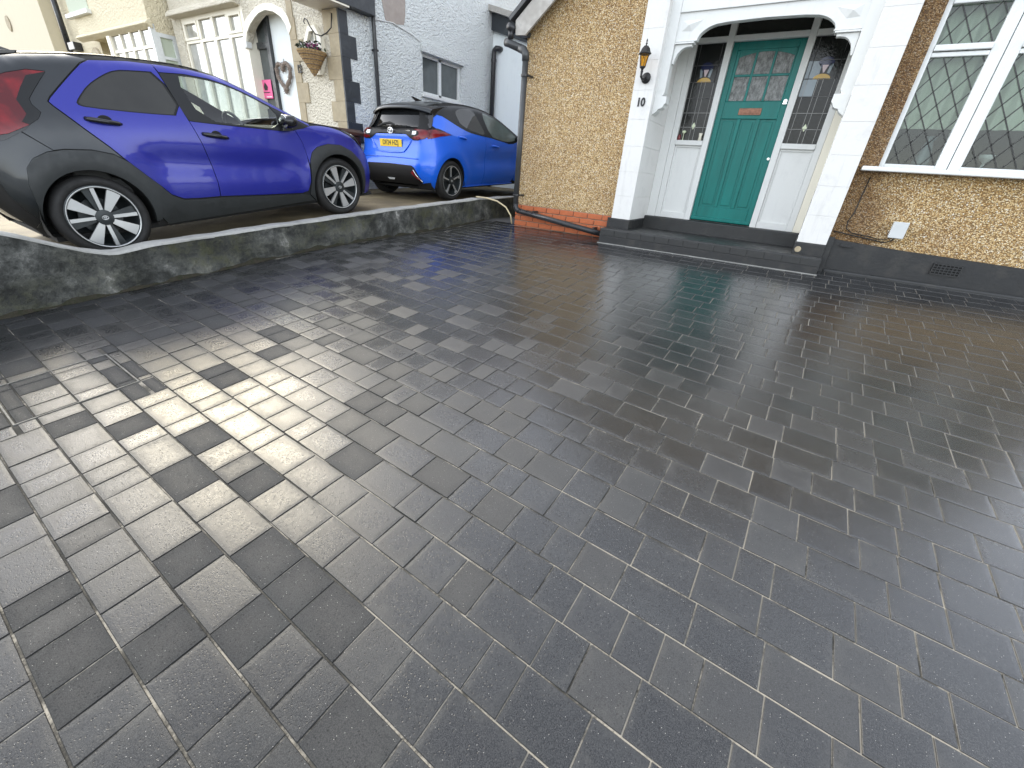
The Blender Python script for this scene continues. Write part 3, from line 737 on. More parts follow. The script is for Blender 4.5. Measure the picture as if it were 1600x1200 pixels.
MB().lathe([(0, 0), (.010, 0), (.006, .01), (.012, .02), (.005, .032), (.010, .045), (.003, .062), (0, .066)], (lx, ly, 2.702), 10).build('finial', 'iron', L, smooth=True)
# downpipe
D = thing('drain_pipe', 'black plastic downpipe at house corner running down then sloping along bricks', 'pipe', (-3.72, 5.85, .75))
MB().tube([(-3.97, 5.80, 3.0), (-3.975, 5.80, 2.90)], .038, 12).build('gutter_outlet', 'pipe', D, smooth=True)
MB().tube([(-4.05, 5.80, 2.872), (-3.99, 5.80, 2.856), (-3.80, 5.82, 2.79)], .046, 14).build('offset_pipe', 'pipe_grey', D, smooth=True)
MB().tube([(-3.83, 5.82, 2.80), (-3.765, 5.825, 2.775), (-3.735, 5.825, 2.735), (-3.728, 5.825, 2.66)], .050, 14).build('elbow', 'pipe_grey', D, smooth=True)
MB().tube([(-3.728, 5.825, 2.68), (-3.728, 5.825, .86)], .041, 16).build('vertical_pipe', 'pipe_grey', D, smooth=True)
MB().tube([(-3.728, 5.825, .90), (-3.722, 5.825, .85), (-3.70, 5.825, .815), (-3.66, 5.825, .80)], .041, 12).build('elbow', 'pipe', D, smooth=True)
MB().tube([(-3.67, 5.825, .80), (-2.275, 5.825, .645)], .038, 16).build('sloping_pipe', 'pipe', D, smooth=True)
MB().tube([(-2.275, 5.825, .648), (-2.255, 5.825, .635), (-2.25, 5.825, .585)], .037, 12).build('shoe', 'pipe', D, smooth=True)
for z in (2.50, 1.02):
    MB().lathe([(.043, -.012), (.050, -.012), (.050, .012), (.043, .012)], (-3.728, 5.825, z), 14).build('clip', 'pipe', D); MB().box(-3.70, -3.665, 5.83, YW+.002, z-.012, z+.012).build('clip_lug', 'pipe', D)
for x, z in ((-3.40, .77), (-2.40, .66)): MB().box(x-.015, x+.015, 5.82, YW-.005, z, z+.055).build('clip', 'pipe', D)
# junction box with cables
J = thing('junction_box', 'pale grey junction box fixed to pebble-dash below leaded window', 'utility box', (.86, 5.93, 1.09))
MB().box(.803, .915, 5.865, 5.948, 1.018, 1.160).build('box_body', 'grey_box', J, bevel=.008)
MB().box(.797, .921, 5.853, 5.864, 1.012, 1.166).build('box_lid', 'grey_box', J, bevel=.005)
m = MB(); 
m.tube([(.86, 5.91, 1.02), (.855, 5.925, .985), (.80, 5.93, .955), (.70, 5.93, .968), (.55, 5.93, .985), (.40, 5.93, 1.005), (.34, 5.935, 1.01)], .006, 6)
m.tube([(.83, 5.91, 1.02), (.81, 5.925, .99), (.74, 5.935, .982), (.62, 5.93, 1.0), (.50, 5.935, 1.01), (.44, 5.93, 1.05), (.425, 5.93, 1.12), (.45, 5.94, 1.20), (.46, 5.94, 1.55)], .005, 6)
m.build('cable', 'iron', J, smooth=True)
# pale hose over the end of the wall
o = MB().tube([(-4.9, 6.3, gn(6.3)+.02), (-4.62, 6.0, .90), (-4.50, 5.84, .925), (-4.25, 5.80, .925), (-4.05, 5.79, .90), (-3.88, 5.79, .83), (-3.79, 5.80, .72), (-3.78, 5.83, .60)], .011, 8).build('garden_hose', 'hose', smooth=True); tag(o, 'thin pale hose looped over the end of low grey wall', 'hose')

# ------------------------------------------------------------------ the house next door (number 12)
XC12, YF = -7.60, 5.90
N = thing('house', 'cream and white roughcast house with black quoins behind the two blue cars', 'house', (-10, 7.5, .8))
def fw(poly, mat='cast_warm', name='front_wall', y0=YF, y1=YF+.3): return MB().prism(poly, y0, y1).build(name, mat, N)
PX0, PX1 = -10.55, -9.05
archp = [(PX0, .5), (PX0, 3.27), (-10.47, 3.42), (-10.30, 3.54), (-10.10, 3.63), (-9.94, 3.685), (-9.71, 3.71), (-9.45, 3.665), (-9.25, 3.58), (-9.12, 3.46), (PX1, 3.30), (PX1, .5)]
fw([(PX1, .3), (XC12-.004, .3), (XC12-.004, 6.0), (PX1, 6.0)], y1=YF+.12)
fw([(PX0, 3.27)]+archp[2:11]+[(PX1, 6.0), (PX0, 6.0)], y1=YF+.12)
fw([(-13.6, .3), (PX0, .3), (PX0, 1.9), (-13.6, 1.9)]); fw([(-13.6, 3.86), (PX0, 3.86), (PX0, 6.0), (-13.6, 6.0)])
fw([(-13.6, 1.9), (-13.2, 1.9), (-13.2, 3.86), (-13.6, 3.86)]); fw([(-10.63, 1.9), (PX0, 1.9), (PX0, 3.86), (-10.63, 3.86)], 'cream', 'window_pier')
# arch trim, white
inner = [(x, z) for x, z in archp[1:11]]
outer = [(x + (.10 if x > -9.8 else -.10)*(1 if z < 3.6 else .5), z+.10) for x, z in inner]
MB().prism([(PX0-.005, 3.27)]+inner[1:]+list(reversed(outer[1:]))+[(PX0-.10, 3.30)], YF-.03, YF+.02).build('porch_arch', 'cream', N)
MB().prism([(PX0-.10, 3.18), (PX0+.04, 3.18), (PX0+.06, 3.28), (PX0-.12, 3.30)], YF-.06, YF+.05).build('corbel', 'white', N)
# side wall with window opening
SY0, SY1, SZ0, SZ1 = 7.89, 9.15, 2.67, 3.375
def sw(poly, name='side_wall', mat='cast_cool'): return MB().prism(poly, XC12-.3, XC12, 'x').build(name, mat, N)
sw([(YF+.002, .3), (SY0, .3), (SY0, 6.0), (YF+.002, 6.0)]); sw([(SY1, .3), (10.36, .3), (10.36, 6.0), (SY1, 6.0)])
sw([(SY0, .3), (SY1, .3), (SY1, SZ0), (SY0, SZ0)]); sw([(SY0, SZ1), (SY1, SZ1), (SY1, 6.0), (SY0, 6.0)])
win = MB().box(XC12-.12, XC12-.05, SY0, SY0+.05, SZ0, SZ1).build('side_window', 'upvc', N)
for a, b, c, d in ((SY1-.05, SY1, SZ0, SZ1), (8.44, 8.52, SZ0, SZ1), (SY0+.05, SY1-.05, SZ0, SZ0+.05), (SY0+.05, SY1-.05, SZ1-.05, SZ1)):
    MB().box(XC12-.12, XC12-.051, a, b, c, d).build('window_frame', 'upvc', win)
for a, b in ((SY0+.05, 8.44), (8.52, SY1-.05)): MB().box(XC12-.10, XC12-.09, a, b, SZ0+.05, SZ1-.05).build('pane', 'dim_glass', win)
MB().box(XC12-.05, XC12+.05, SY0-.05, SY1+.06, SZ0-.06, SZ0-.004).build('window_sill', 'white', win, bevel=.01)
MB().prism([(SY0-.06, SZ1+.005), (SY1+.08, SZ1+.005), (SY1+.05, SZ1+.15), (SY0-.06, SZ1+.16)], XC12-.05, XC12+.07, 'x').build('drip_hood', 'cast_cool', win, bevel=.03)
MB().prism([(6.86, 3.95), (6.93, 3.66), (7.16, 3.655), (7.40, 3.70), (7.44, 3.85), (7.46, 4.3), (6.88, 4.3)], XC12-.01, XC12+.006, 'x').build('bare_patch', 'patch', N)
MB().tube([(XC12+.012, 6.62, 3.60), (XC12+.012, 7.1, 3.66), (XC12+.012, 7.6, 3.60), (XC12+.012, 7.84, 3.53), (XC12+.012, 7.88, 3.40)], .008, 6).build('wall_cable', 'white', N)
# black quoins up the corner (side face) and stone quoins (front face)
z = .35; k = 0
ZQ = [(.35, .62), (.62, .95), (.95, 1.28), (1.28, 1.60), (1.60, 1.93), (1.93, 2.25), (2.25, 2.575), (2.575, 2.91), (2.91, 3.235), (3.235, 3.56)]
for i, (a, b) in enumerate(ZQ):
    wide = (i % 2 == 0)
    MB().box(XC12-.02, XC12+.018, YF-.022, YF+(.31 if wide else .155), a+.001, b-.001).build('black_quoin', 'black_wood', N, bevel=.003)
    MB().box(XC12-(.42 if not wide else .29), XC12-.021, YF-.020, YF+.01, a+.001, b-.001).build('stone_quoin', 'stone', N, bevel=.003)
    MB().box(PX1+.002, PX1+(.37 if wide else .20), YF-.020, YF+.01, a+.001-.02, b-.001-.02).build('stone_quoin', 'stone', N, bevel=.003)
MB().box(PX1+.002, PX1+.17, YF-.019, YF+.01, 3.54, 4.2).build('stone_quoin', 'stone', N)
# canopy over the corner
cn = MB().box(-8.15, -7.42, 5.40, 6.55, 3.60, 3.90).build('corner_canopy', 'black_wood', N, bevel=.006)
MB().box(-8.14, -7.43, 5.41, 6.0, 3.575, 3.599).build('soffit', 'cream', cn); MB().box(-8.15, -7.44, 5.385, 5.399, 3.585, 3.905).build('fascia', 'cream', cn)
# octagonal window
oc = [(-8.30+.27*math.cos(t)*1.0, 3.01+.385*math.sin(t)) for t in [R(22.5+45*i) for i in range(8)]]
oi = [(-8.30+(x+8.30)*.72, 3.01+(z_-3.01)*.78) for x, z_ in oc]
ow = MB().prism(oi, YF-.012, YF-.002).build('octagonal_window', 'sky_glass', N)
m = MB()
for i in range(8):
    a, b, c, d = oc[i], oc[(i+1) % 8], oi[(i+1) % 8], oi[i]
    m.add([(p[0], y, p[1]) for y in (YF-.075, YF-.001) for p in (a, b, c, d)], [(0, 1, 2, 3), (7, 6, 5, 4), (0, 4, 5, 1), (1, 5, 6, 2), (2, 6, 7, 3), (3, 7, 4, 0)])
m.build('window_surround', 'cream', ow)
MB().box(-8.31, -8.285, YF-.03, YF-.0125, 2.73, 3.29).build('glazing_bar', 'cream', ow)
# front window of number 12
fwn = MB().box(-13.19, -10.64, YF+.03, YF+.10, 3.40, 3.455).build('front_window', 'cream', N)
XS = [-13.18, -12.47, -11.85, -11.23, -10.64]
for x in XS: MB().box(x-.05, x+.05, YF+.02, YF+.10, 1.95, 3.398).build('window_mullion', 'cream', fwn); MB().box(x-.05, x+.05, YF+.02, YF+.10, 3.457, 3.86).build('window_mullion', 'cream', fwn)
MB().box(-13.19, -10.6, YF+.015, YF+.10, 3.785, 3.862).build('window_head', 'cream', fwn); MB().box(-13.19, -10.6, YF-.06, YF+.12, 1.88, 1.949).build('window_sill', 'cream', fwn)
for i in range(4):
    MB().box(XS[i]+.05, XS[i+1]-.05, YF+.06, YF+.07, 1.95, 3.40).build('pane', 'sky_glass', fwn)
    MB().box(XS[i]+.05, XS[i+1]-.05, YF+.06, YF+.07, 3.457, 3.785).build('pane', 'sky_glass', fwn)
for i in (0, 3):
    for bb in ((XS[i]+.05, XS[i]+.10, 3.457, 3.785), (XS[i+1]-.10, XS[i+1]-.05, 3.457, 3.785), (XS[i]+.10, XS[i+1]-.10, 3.457, 3.50), (XS[i]+.10, XS[i+1]-.10, 3.745, 3.785)):
        MB().box(bb[0], bb[1], YF+.01, YF+.058, bb[2], bb[3]).build('vent_frame', 'cream', fwn)
MB().prism([(5.72, 3.87), (5.95, 3.86), (5.95, 4.05), (5.80, 4.0), (5.73, 3.93)], -13.45, -10.60, 'x').build('window_hood', 'cast_warm', N, bevel=.02)
# recessed porch
MB().box(-10.08, PX1-.002, 6.15, 6.3, .3, 3.8).build('porch_wall', 'render_white', N)
MB().box(-10.9, PX1, 6.021, 6.3, 3.73, 3.79).build('porch_ceiling', 'cream', N)
pd = MB().box(-10.95, -10.66, 6.08, 6.18, .8, 3.72).build('porch_door', 'door_grey', N)
MB().box(-10.20, -10.082, 6.08, 6.18, .8, 3.72).build('door_stile', 'door_grey', pd); MB().box(-10.66, -10.20, 6.08, 6.18, 3.20, 3.31).build('door_rail', 'door_grey', pd); MB().box(-10.66, -10.20, 6.08, 6.18, .8, 2.16).build('door_rail', 'door_grey', pd)
MB().box(-10.66, -10.20, 6.12, 6.13, 2.16, 3.20).build('pane', 'dim_glass', pd); MB().box(-10.66, -10.20, 6.12, 6.13, 3.31, 3.72).build('pane', 'dim_glass', pd)
me = text_mesh('12', .17, .006, .8, .006); o = link('house_number', me, 'iron', N); me.transform(Matrix.Translation((-8.868, YF-.027, 2.765)) @ Matrix.Rotation(R(90), 4, 'X'))
MB().tube([(XC12+.06, 6.62, 4.2), (XC12+.06, 6.64, 3.95), (XC12+.06, 6.60, 3.80), (XC12+.06, 6.595, 3.68), (XC12+.06, 6.60, .7)], .036, 12).build('downpipe', 'pipe_grey', N, smooth=True)
for zz in (3.12, 1.9): MB().box(XC12, XC12+.10, 6.56, 6.64, zz, zz+.03).build('pipe_clip', 'pipe', N)
# rear block closing the gap between the houses
MB().box(XC12, -3.0, 10.35, 10.6, .4, 4.3).build('rear_wall', 'render_white', N)
MB().prism([(XC12, 4.62), (XC12, 4.30), (-3.0, 2.95), (-3.0, 3.3)], 10.25, 10.349).build('rear_fascia', 'black_wood', N)
MB().prism([(XC12, 4.74), (XC12, 4.63), (-3.0, 3.31), (-3.0, 3.42)], 10.1, 10.5).build('rear_verge', 'barge', N)
MB().tube([(XC12+.12, 10.24, .7), (XC12+.12, 10.24, 3.83), (XC12+.13, 10.24, 3.90), (XC12+.18, 10.24, 3.935), (XC12+.24, 10.28, 3.93), (XC12+.25, 10.36, 3.93)], .058, 12).build('soil_pipe', 'pipe', N, smooth=True)
for zz in (2.35, 3.7): MB().lathe([(.058, -.03), (.068, -.03), (.068, .03), (.058, .03)], (XC12+.12, 10.24, zz), 14).build('pipe_collar', 'pipe', N)
# body and roof
MB().box(-13.6, XC12-.31, 6.65, 13.9, .3, 5.9).build('house_core', 'cast_cool', N)
m = MB().prism([(5.45, 5.95), (9.6, 9.0), (14.2, 5.95)], -13.9, -7.3, 'x'); m.build('roof', 'tile', N)

# wreath, notice, hanging basket, bin
def wreath():
    pts = []
    for t in np.linspace(0, 2*math.pi, 40, endpoint=False):
        x = 16*math.sin(t)**3; y = 13*math.cos(t)-5*math.cos(2*t)-2*math.cos(3*t)-math.cos(4*t)
        pts.append((-9.765+x*.0148, 6.10+.004*math.sin(t*7), 2.735+y*.0167))
    m = MB(); rs = [.036+.007*math.sin(i*2.3) for i in range(40)]
    m.tube(pts, rs, 7, closed=True)
    for k in range(150):
        p = Vector(random.choice(pts)); d = Vector((random.gauss(0, 1), random.gauss(-.2, .5), random.gauss(0, 1))).normalized()
        m.tube([p, p+d*.06], [.006, .003], 4)
    return m
o = wreath().build('wreath', 'twig'); tag(o, 'heart-shaped twig wreath on white porch wall of the house behind cars', 'wreath')
o = MB().tube([(-9.765, 6.10, 2.86), (-9.765, 6.14, 3.02)], .006, 6).build('ribbon', 'twig', o)
pn = MB().box(-10.645, -10.225, 6.064, 6.069, 2.345, 2.675).build('pink_notice', 'pink'); tag(pn, 'bright pink poster in the dark glazed porch door', 'poster')
MB().prism([(-10.49, 2.49), (-10.39, 2.49), (-10.36, 2.55), (-10.42, 2.61), (-10.455, 2.63), (-10.51, 2.55)], 6.0605, 6.0635).build('print_mark', 'black_ink', pn)
MB().box(-10.56, -10.31, 6.0605, 6.0635, 2.445, 2.46).build('print_line', 'black_ink', pn); MB().box(-10.46, -10.26, 6.0605, 6.0635, 2.365, 2.38).build('print_line', 'white_ink', pn)
HB = thing('hanging_basket', 'cone-shaped wicker basket with purple and white flowers on iron hook', 'basket', (-8.15, 5.70, 2.6))
m = MB(); bx, by = -8.17, 5.70
m.lathe([(0.012, 2.60)]+[(.03+.022*k+(.012 if k % 2 else 0), 2.63+k*.033) for k in range(11)], (bx, by, 0), 20); m.build('cone', 'wicker', HB, smooth=True)
m = MB()
for k in range(10): m.lathe([(.036+.0222*k, -.006), (.046+.0222*k, 0), (.036+.0222*k, .006)], (bx, by, 2.635+k*.033), 20)
m.build('weave', 'twig', HB)
def leafball(n, c, r, s, flat_=.6):
    m = MB()
    for _ in range(n):
        d = Vector((random.gauss(0, 1), random.gauss(0, 1), abs(random.gauss(0, .7)))).normalized()*r*random.uniform(.4, 1)
        p = Vector(c)+Vector((d.x, d.y, d.z*flat_)); a = Vector((random.gauss(0, 1), random.gauss(0, 1), random.gauss(0, 1))).normalized()*s; b = a.orthogonal().normalized()*s*.5
        m.add([p-a, p+b, p+a, p-b], [(0, 1, 2, 3)])
    return m
leafball(140, (bx, by, 2.97), .27, .035).build('foliage', 'leaf', HB); leafball(45, (bx+.10, by-.05, 3.0), .16, .028).build('flower', 'petal', HB); leafball(14, (bx+.10, by-.1, 3.02), .15, .02).build('flower', 'petal_white', HB)
MB().tube([(-7.75, 5.875, 3.50), (-7.75, 5.84, 3.30), (-7.80, 5.78, 3.22), (-7.9, 5.73, 3.17), (-8.02, 5.70, 3.20), (-8.14, 5.70, 3.31), (-8.20, 5.70, 3.40), (-8.26, 5.70, 3.43), (-8.30, 5.70, 3.39), (-8.28, 5.70, 3.36)], .010, 6).build('hook', 'iron', HB, smooth=True)
MB().tube([(-7.90, 5.73, 3.17), (-7.93, 5.71, 2.95)], .004, 5).build('hanging_wire', 'iron', HB)
B = thing('wheelie_bin', 'brown lidded wheelie bin standing against the house behind violet car bonnet', 'bin', (-7.35, 5.5, gn(5.5)))
zb = gn(5.5)
MB().prism([(-7.60, zb), (-7.12, zb), (-7.06, zb+.93), (-7.66, zb+.93)], 5.20, 5.72).build('bin_body', 'bin', B, bevel=.02)
MB().prism([(-7.70, zb+.932), (-7.02, zb+.932), (-7.02, zb+.985), (-7.10, zb+1.03), (-7.62, zb+1.03), (-7.70, zb+.985)], 5.12, 5.76).build('lid', 'bin', B, bevel=.012)
MB().tube([(-7.64, 5.79, zb+.96), (-7.08, 5.79, zb+.96)], .016, 8).build('handle', 'bin', B)
for x in (-7.58, -7.14): MB().lathe([(0, -.03), (.10, -.03), (.10, .03), (0, .03)], (x, 5.70, zb+.10), 16, 'x').build('wheel', 'tyre', B)

# ------------------------------------------------------------------ the next pair of houses along the street
K = thing('house', 'cream roughcast house with square bay window beyond the arched porch', 'house', (-16.5, 7, .8))
BX, BY, BZ = -13.8, 5.50, 3.62
def kb(n, mat, *a, **k): return MB().box(*a).build(n, mat, K, **k)
kb('bay_wall', 'cast_old', -18.2, BX, BY, 6.6, BZ+.12, 6.4); kb('bay_base', 'cast_old', -18.2, BX, BY, 6.6, .3, 2.2)
kb('bay_pier', 'cream', -16.45, -16.25, BY, BY+.2, 2.2, BZ+.12)
kb('front_wall', 'cast_old', -21.0, -18.2, 5.9, 6.6, .3, 6.4)
MB().prism([(BY-.10, BZ+.10), (BY+.05, BZ+.02), (BY+.05, BZ+.22), (BY-.04, BZ+.16)], -18.3, BX+.06, 'x').build('bay_ledge', 'cast_old', K, bevel=.02)
kb('bay_corner_post', 'upvc', BX-.10, BX, BY, BY+.10, 2.2, BZ+.12)
bwn = kb('bay_window', 'cream', -16.25, BX-.10, BY+.03, BY+.08, 3.30, 3.36)
X4 = [-16.25, -15.66, -15.07, -14.48, -13.92]
for x in X4: MB().box(x-.03, x+.04, BY+.02, BY+.10, 2.2, 3.299).build('window_mullion', 'cream', bwn); MB().box(x-.03, x+.04, BY+.02, BY+.10, 3.361, BZ+.11).build('window_mullion', 'cream', bwn)
for i in range(4):
    MB().box(X4[i]+.04, X4[i+1]-.03, BY+.06, BY+.07, 2.2, 3.30).build('pane', 'sky_glass', bwn); MB().box(X4[i]+.04, X4[i+1]-.03, BY+.06, BY+.07, 3.36, BZ+.11).build('pane', 'sky_glass', bwn)
sdw = kb('side_sash', 'upvc', BX-.08, BX-.001, BY+.101, BY+.16, 2.2, BZ-.02)
MB().box(BX-.08, BX-.002, BY+.42, BY+.50, 2.2, BZ-.02).build('window_frame', 'upvc', sdw); MB().box(BX-.08, BX-.002, BY+.16, BY+.42, 3.10, 3.16).build('window_rail', 'upvc', sdw); MB().box(BX-.08, BX-.002, BY+.16, BY+.42, BZ-.10, BZ-.02).build('window_rail', 'upvc', sdw)
MB().box(BX-.06, BX-.05, BY+.16, BY+.42, 2.2, BZ-.10).build('pane', 'curtain', sdw)
kb('bay_return', 'cast_old', BX-.09, BX-.001, BY+.50, 6.6, 2.2, BZ+.119); kb('bay_return', 'cast_old', BX-.09, BX-.003, BY+.101, BY+.50, BZ-.019, BZ+.119)
MB().lathe([(.0, -.05), (.34, -.05), (.36, .0), (.30, .02), (0, .02)], (-17.3, BY-.02, 3.12), 24, 'y').build('arched_opening', 'stone', K)
kb('upper_sill', 'white', -18.5, -16.9, BY-.10, BY+.02, 4.15, 4.24, bevel=.01)
kb('upper_window', 'curtain', -18.4, -17.0, BY-.012, BY-.002, 4.25, 5.4)
MB().tube([(-20.2, 5.75, 6.2), (-20.2, 5.75, 2.9)], .07, 10).build('downpipe', 'pipe', K, smooth=True)
MB().box(-20.1, -19.6, 5.7, 5.9, 3.60, 3.80).build('rainwater_head', 'pipe', K, bevel=.02)
MB().prism([(5.2, 6.38), (9.6, 9.2), (14.2, 6.38)], -21.2, -13.65, 'x').build('roof', 'tile', K)
MB().box(-21, -13.65, 6.61, 13.8, .3, 6.37).build('house_core', 'cast_old', K)
Q = thing('house', 'plain cream gable-ended house at the far end of the row', 'house', (-27, 7, .8))
MB().prism([(-33, .3), (-21.02, .3), (-21.02, 6.6), (-27, 10.5), (-33, 6.6)], 5.6, 14).build('wall', 'old_cream', Q)
MB().prism([(-20.8, 6.45), (-20.6, 6.72), (-27, 10.95), (-27, 10.6)], 5.3, 14.1).build('roof', 'tile', Q); MB().prism([(-33.2, 6.45), (-33.4, 6.72), (-27, 10.95), (-27, 10.6)], 5.3, 14.1).build('roof', 'tile', Q)
MB().lathe([(0, -.02), (.20, -.02), (.22, 0), (0, .01)], (-24.6, 5.59, 4.55), 20, 'y').build('gable_vent', 'stone', Q)

# ------------------------------------------------------------------ cars
def inside(p, poly):
    c = False; n = len(poly); x, y = p
    for i in range(n):
        x1, y1 = poly[i]; x2, y2 = poly[(i+1) % n]
        if (y1 > y) != (y2 > y) and x < (x2-x1)*(y-y1)/(y2-y1)+x1: c = not c
    return c
def resample(p, h):
    q = []
    for i in range(len(p)):
        a, b = p[i], p[(i+1) % len(p)]; L = math.hypot(b[0]-a[0], b[1]-a[1]); n = max(1, int(L/h))
        q += [(lerp(a[0], b[0], k/n), lerp(a[1], b[1], k/n)) for k in range(n)]
    return q
def seg_d(p, polys):
    d = 9
    for q in polys:
        for a in q: d = min(d, abs(a[0]-p[0])+abs(a[1]-p[1]))
    return d
def triang(outer, holes, h):
    loops = [resample(outer, h)]+[resample(x, h) for x in holes]
    pts = []; edges = []
    for lp in loops:
        k = len(pts); pts += lp; edges += [(k+i, k+(i+1) % len(lp)) for i in range(len(lp))]
    xs_ = [p[0] for p in loops[0]]; zs_ = [p[1] for p in loops[0]]
    for i, x in enumerate(np.arange(min(xs_)+h*.5, max(xs_), h)):
        for z in np.arange(min(zs_)+h*.5, max(zs_), h):
            p = (float(x), float(z)+(h*.25 if i % 2 else -.25*h))
            if inside(p, loops[0]) and not any(inside(p, q) for q in loops[1:]) and seg_d(p, loops) > h*.6: pts.append(p)
    r = geometry.delaunay_2d_cdt([Vector(p) for p in pts], edges, [], 0, 1e-5)
    vs, fs = r[0], r[2]; out = []
    for f in fs:
        c = (sum(vs[i].x for i in f)/len(f), sum(vs[i].y for i in f)/len(f))
        if inside(c, loops[0]) and not any(inside(c, q) for q in loops[1:]): out.append(tuple(f))
    return [(v.x, v.y) for v in vs], out
def ell(t, a, b):
    u = 1-min(1, max(0, t)/b); return a*(1-math.sqrt(max(0, 1-u*u)))
class Car:
    def __init__(s, root, hw, top, rear, front, ar, br, af, bf, at, bt, arches, ra):
        s.root = root; s.hw = hw; s.topt = chaikin(top, 2, False); s.reart = chaikin(rear, 2, False); s.frontt = chaikin(front, 2, False)
        s.ar, s.br, s.af, s.bf, s.at, s.bt = ar, br, af, bf, at, bt; s.arches = arches; s.ra = ra; s.hwt = chaikin(hw, 2, False); s.extra = None
        s.T = ([p[0] for p in s.topt], [p[1] for p in s.topt]); s.RR = ([p[0] for p in s.reart], [p[1] for p in s.reart]); s.FF = ([p[0] for p in s.frontt], [p[1] for p in s.frontt]); s.HH = ([p[0] for p in s.hwt], [p[1] for p in s.hwt])
    def top(s, l): return float(np.interp(l, *s.T))
    def rear(s, z): return float(np.interp(z, *s.RR))
    def front(s, z): return float(np.interp(z, *s.FF))
    def S(s, l, z):
        w = float(np.interp(z, *s.HH))
        w -= ell(l-s.rear(z), s.ar, s.br)+ell(s.front(z)-l, s.af, s.bf)+ell(s.top(l)-z, s.at, s.bt)
        if s.extra: w += s.extra(l, z)
        return w
    def sil(s, zb=.2):
        r = [(s.rear(z), z) for z in np.linspace(zb, s.reart[-1][0], 24)]; t = [p for p in s.topt if p[0] > r[-1][0]+.02]
        f = [(s.front(z), z) for z in np.linspace(s.frontt[-1][0], zb, 20)]; t = [p for p in t if p[0] < f[0][0]-.02]
        return r+t+f
    def side_mesh(s, name, pts, tris, off, sg, skirt, S=None):
        S = S or s.S
        e = .004; V = []; Nn = []
        for l, z in pts:
            w = S(l, z)+off
            gl = (S(l+e, z)-S(l-e, z))/(2*e); gzz = (S(l, z+e)-S(l, z-e))/(2*e)
            gl = max(-3, min(3, gl)); gzz = max(-3, min(3, gzz))
            V.append((sg*w, l, z)); Nn.append(Vector((sg, -gl, -gzz)).normalized())
        F = [f if sg > 0 else tuple(reversed(f)) for f in tris]
        return s.finish(name, V, F, Nn, skirt, Vector((-sg, 0, 0)))
    def finish(s, name, V, F, Nn, skirt, inward):
        tot = 0.
        for f in F:
            a, b, c = (Vector(V[f[i]]) for i in range(3)); tot += (b-a).cross(c-a).dot(Nn[f[0]])
        if tot < 0: F = [tuple(reversed(f)) for f in F]
        n0 = len(V)
        if skirt:
            cnt = {}
            for f in F:
                for i in range(len(f)): e2 = (f[i], f[(i+1) % len(f)]); cnt[e2] = 1
            bd = [e2 for e2 in cnt if (e2[1], e2[0]) not in cnt]
            V = list(V); mp = {}
            for e2 in bd:
                for i in e2:
                    if i not in mp: mp[i] = (len(V), len(V)+1); V.append(V[i]); V.append(tuple(Vector(V[i])+inward*skirt))
            F2 = [(mp[b][0], mp[a][0], mp[a][1], mp[b][1]) for a, b in bd]
        else: F2 = []
        me = bpy.data.meshes.new(name); me.from_pydata(V, [], list(F)+F2); me.update()
        for i, p in enumerate(me.polygons): p.use_smooth = i < len(F)
        nn = [tuple(n) for n in Nn]+[(0, 0, 0)]*(len(V)-n0)
        me.normals_split_custom_set_from_vertices(nn)
        return me
    def panel(s, name, poly, mat, off=0., holes=(), sides=(1, -1), smooth=0, skirt=.012, h=.055, parent=None, S=None):
        if smooth: poly = chaikin(poly, smooth)
        holes = [chaikin(q, smooth) if smooth else q for q in holes]
        pts, tris = triang(poly, holes, h); out = []
        for sg in sides: out.append(link(name, s.side_mesh(name, pts, tris, off, sg, skirt, S), mat, parent[sg] if isinstance(parent, dict) else (parent or s.root)))
        return out
    def Tr(s, x, z):                                     # rear surface: length coordinate for a point seen from behind
        x = abs(x); l0 = s.rear(z); w0 = s.S(l0+1e-4, z)
        if x <= w0: return l0 - .035*(1-(x/w0)**2)*0 + .0
        lo, hi = l0, l0+s.br
        for _ in range(26):
            md = (lo+hi)/2
            if s.S(md, z) < x: lo = md
            else: hi = md
        return hi
    def rpanel(s, name, poly, mat, off=0., holes=(), smooth=0, skirt=.012, h=.05, parent=None, fn=None):
        if smooth: poly = chaikin(poly, smooth)
        fn = fn or s.Tr; pts, tris = triang(poly, holes, h); e = .006; V = []; Nn = []
        for x, z in pts:
            l = fn(x, z)-off; gx = max(-3, min(3, (fn(x+e, z)-fn(x-e, z))/(2*e))); gzz = max(-3, min(3, (fn(x, z+e)-fn(x, z-e))/(2*e)))
            V.append((x, l, z)); Nn.append(Vector((gx, -1, gzz)).normalized())
        return link(name, s.finish(name, V, tris, Nn, skirt, Vector((0, 1, 0))), mat, parent or s.root)
    def strip(s, name, l0, l1, mat, crown=.03, inset=0., off=0., nx=14, step=.06, parent=None):
        m = MB(); ls = np.linspace(l0, l1, max(3, int(abs(l1-l0)/step)))
        def P(l, q):
            w = s.S(l, s.top(l)-1e-4)-inset; return (w*q, l, s.top(l)+crown*(1-q*q)+off)
        m.grid(P, ls, np.linspace(-1, 1, nx)); return m.build(name, mat, parent or s.root, smooth=True)
    def nose(s, name, z0, z1, mat, crown=.06, nx=14):
        m = MB()
        def P(z, q):
            l = s.front(z); w = max(.2, s.S(l-1e-4, z)); return (w*q, l+crown*(1-q*q), z)
        m.grid(P, np.linspace(z0, z1, 12), np.linspace(-1, 1, nx)); return m.build(name, mat, s.root, smooth=True)
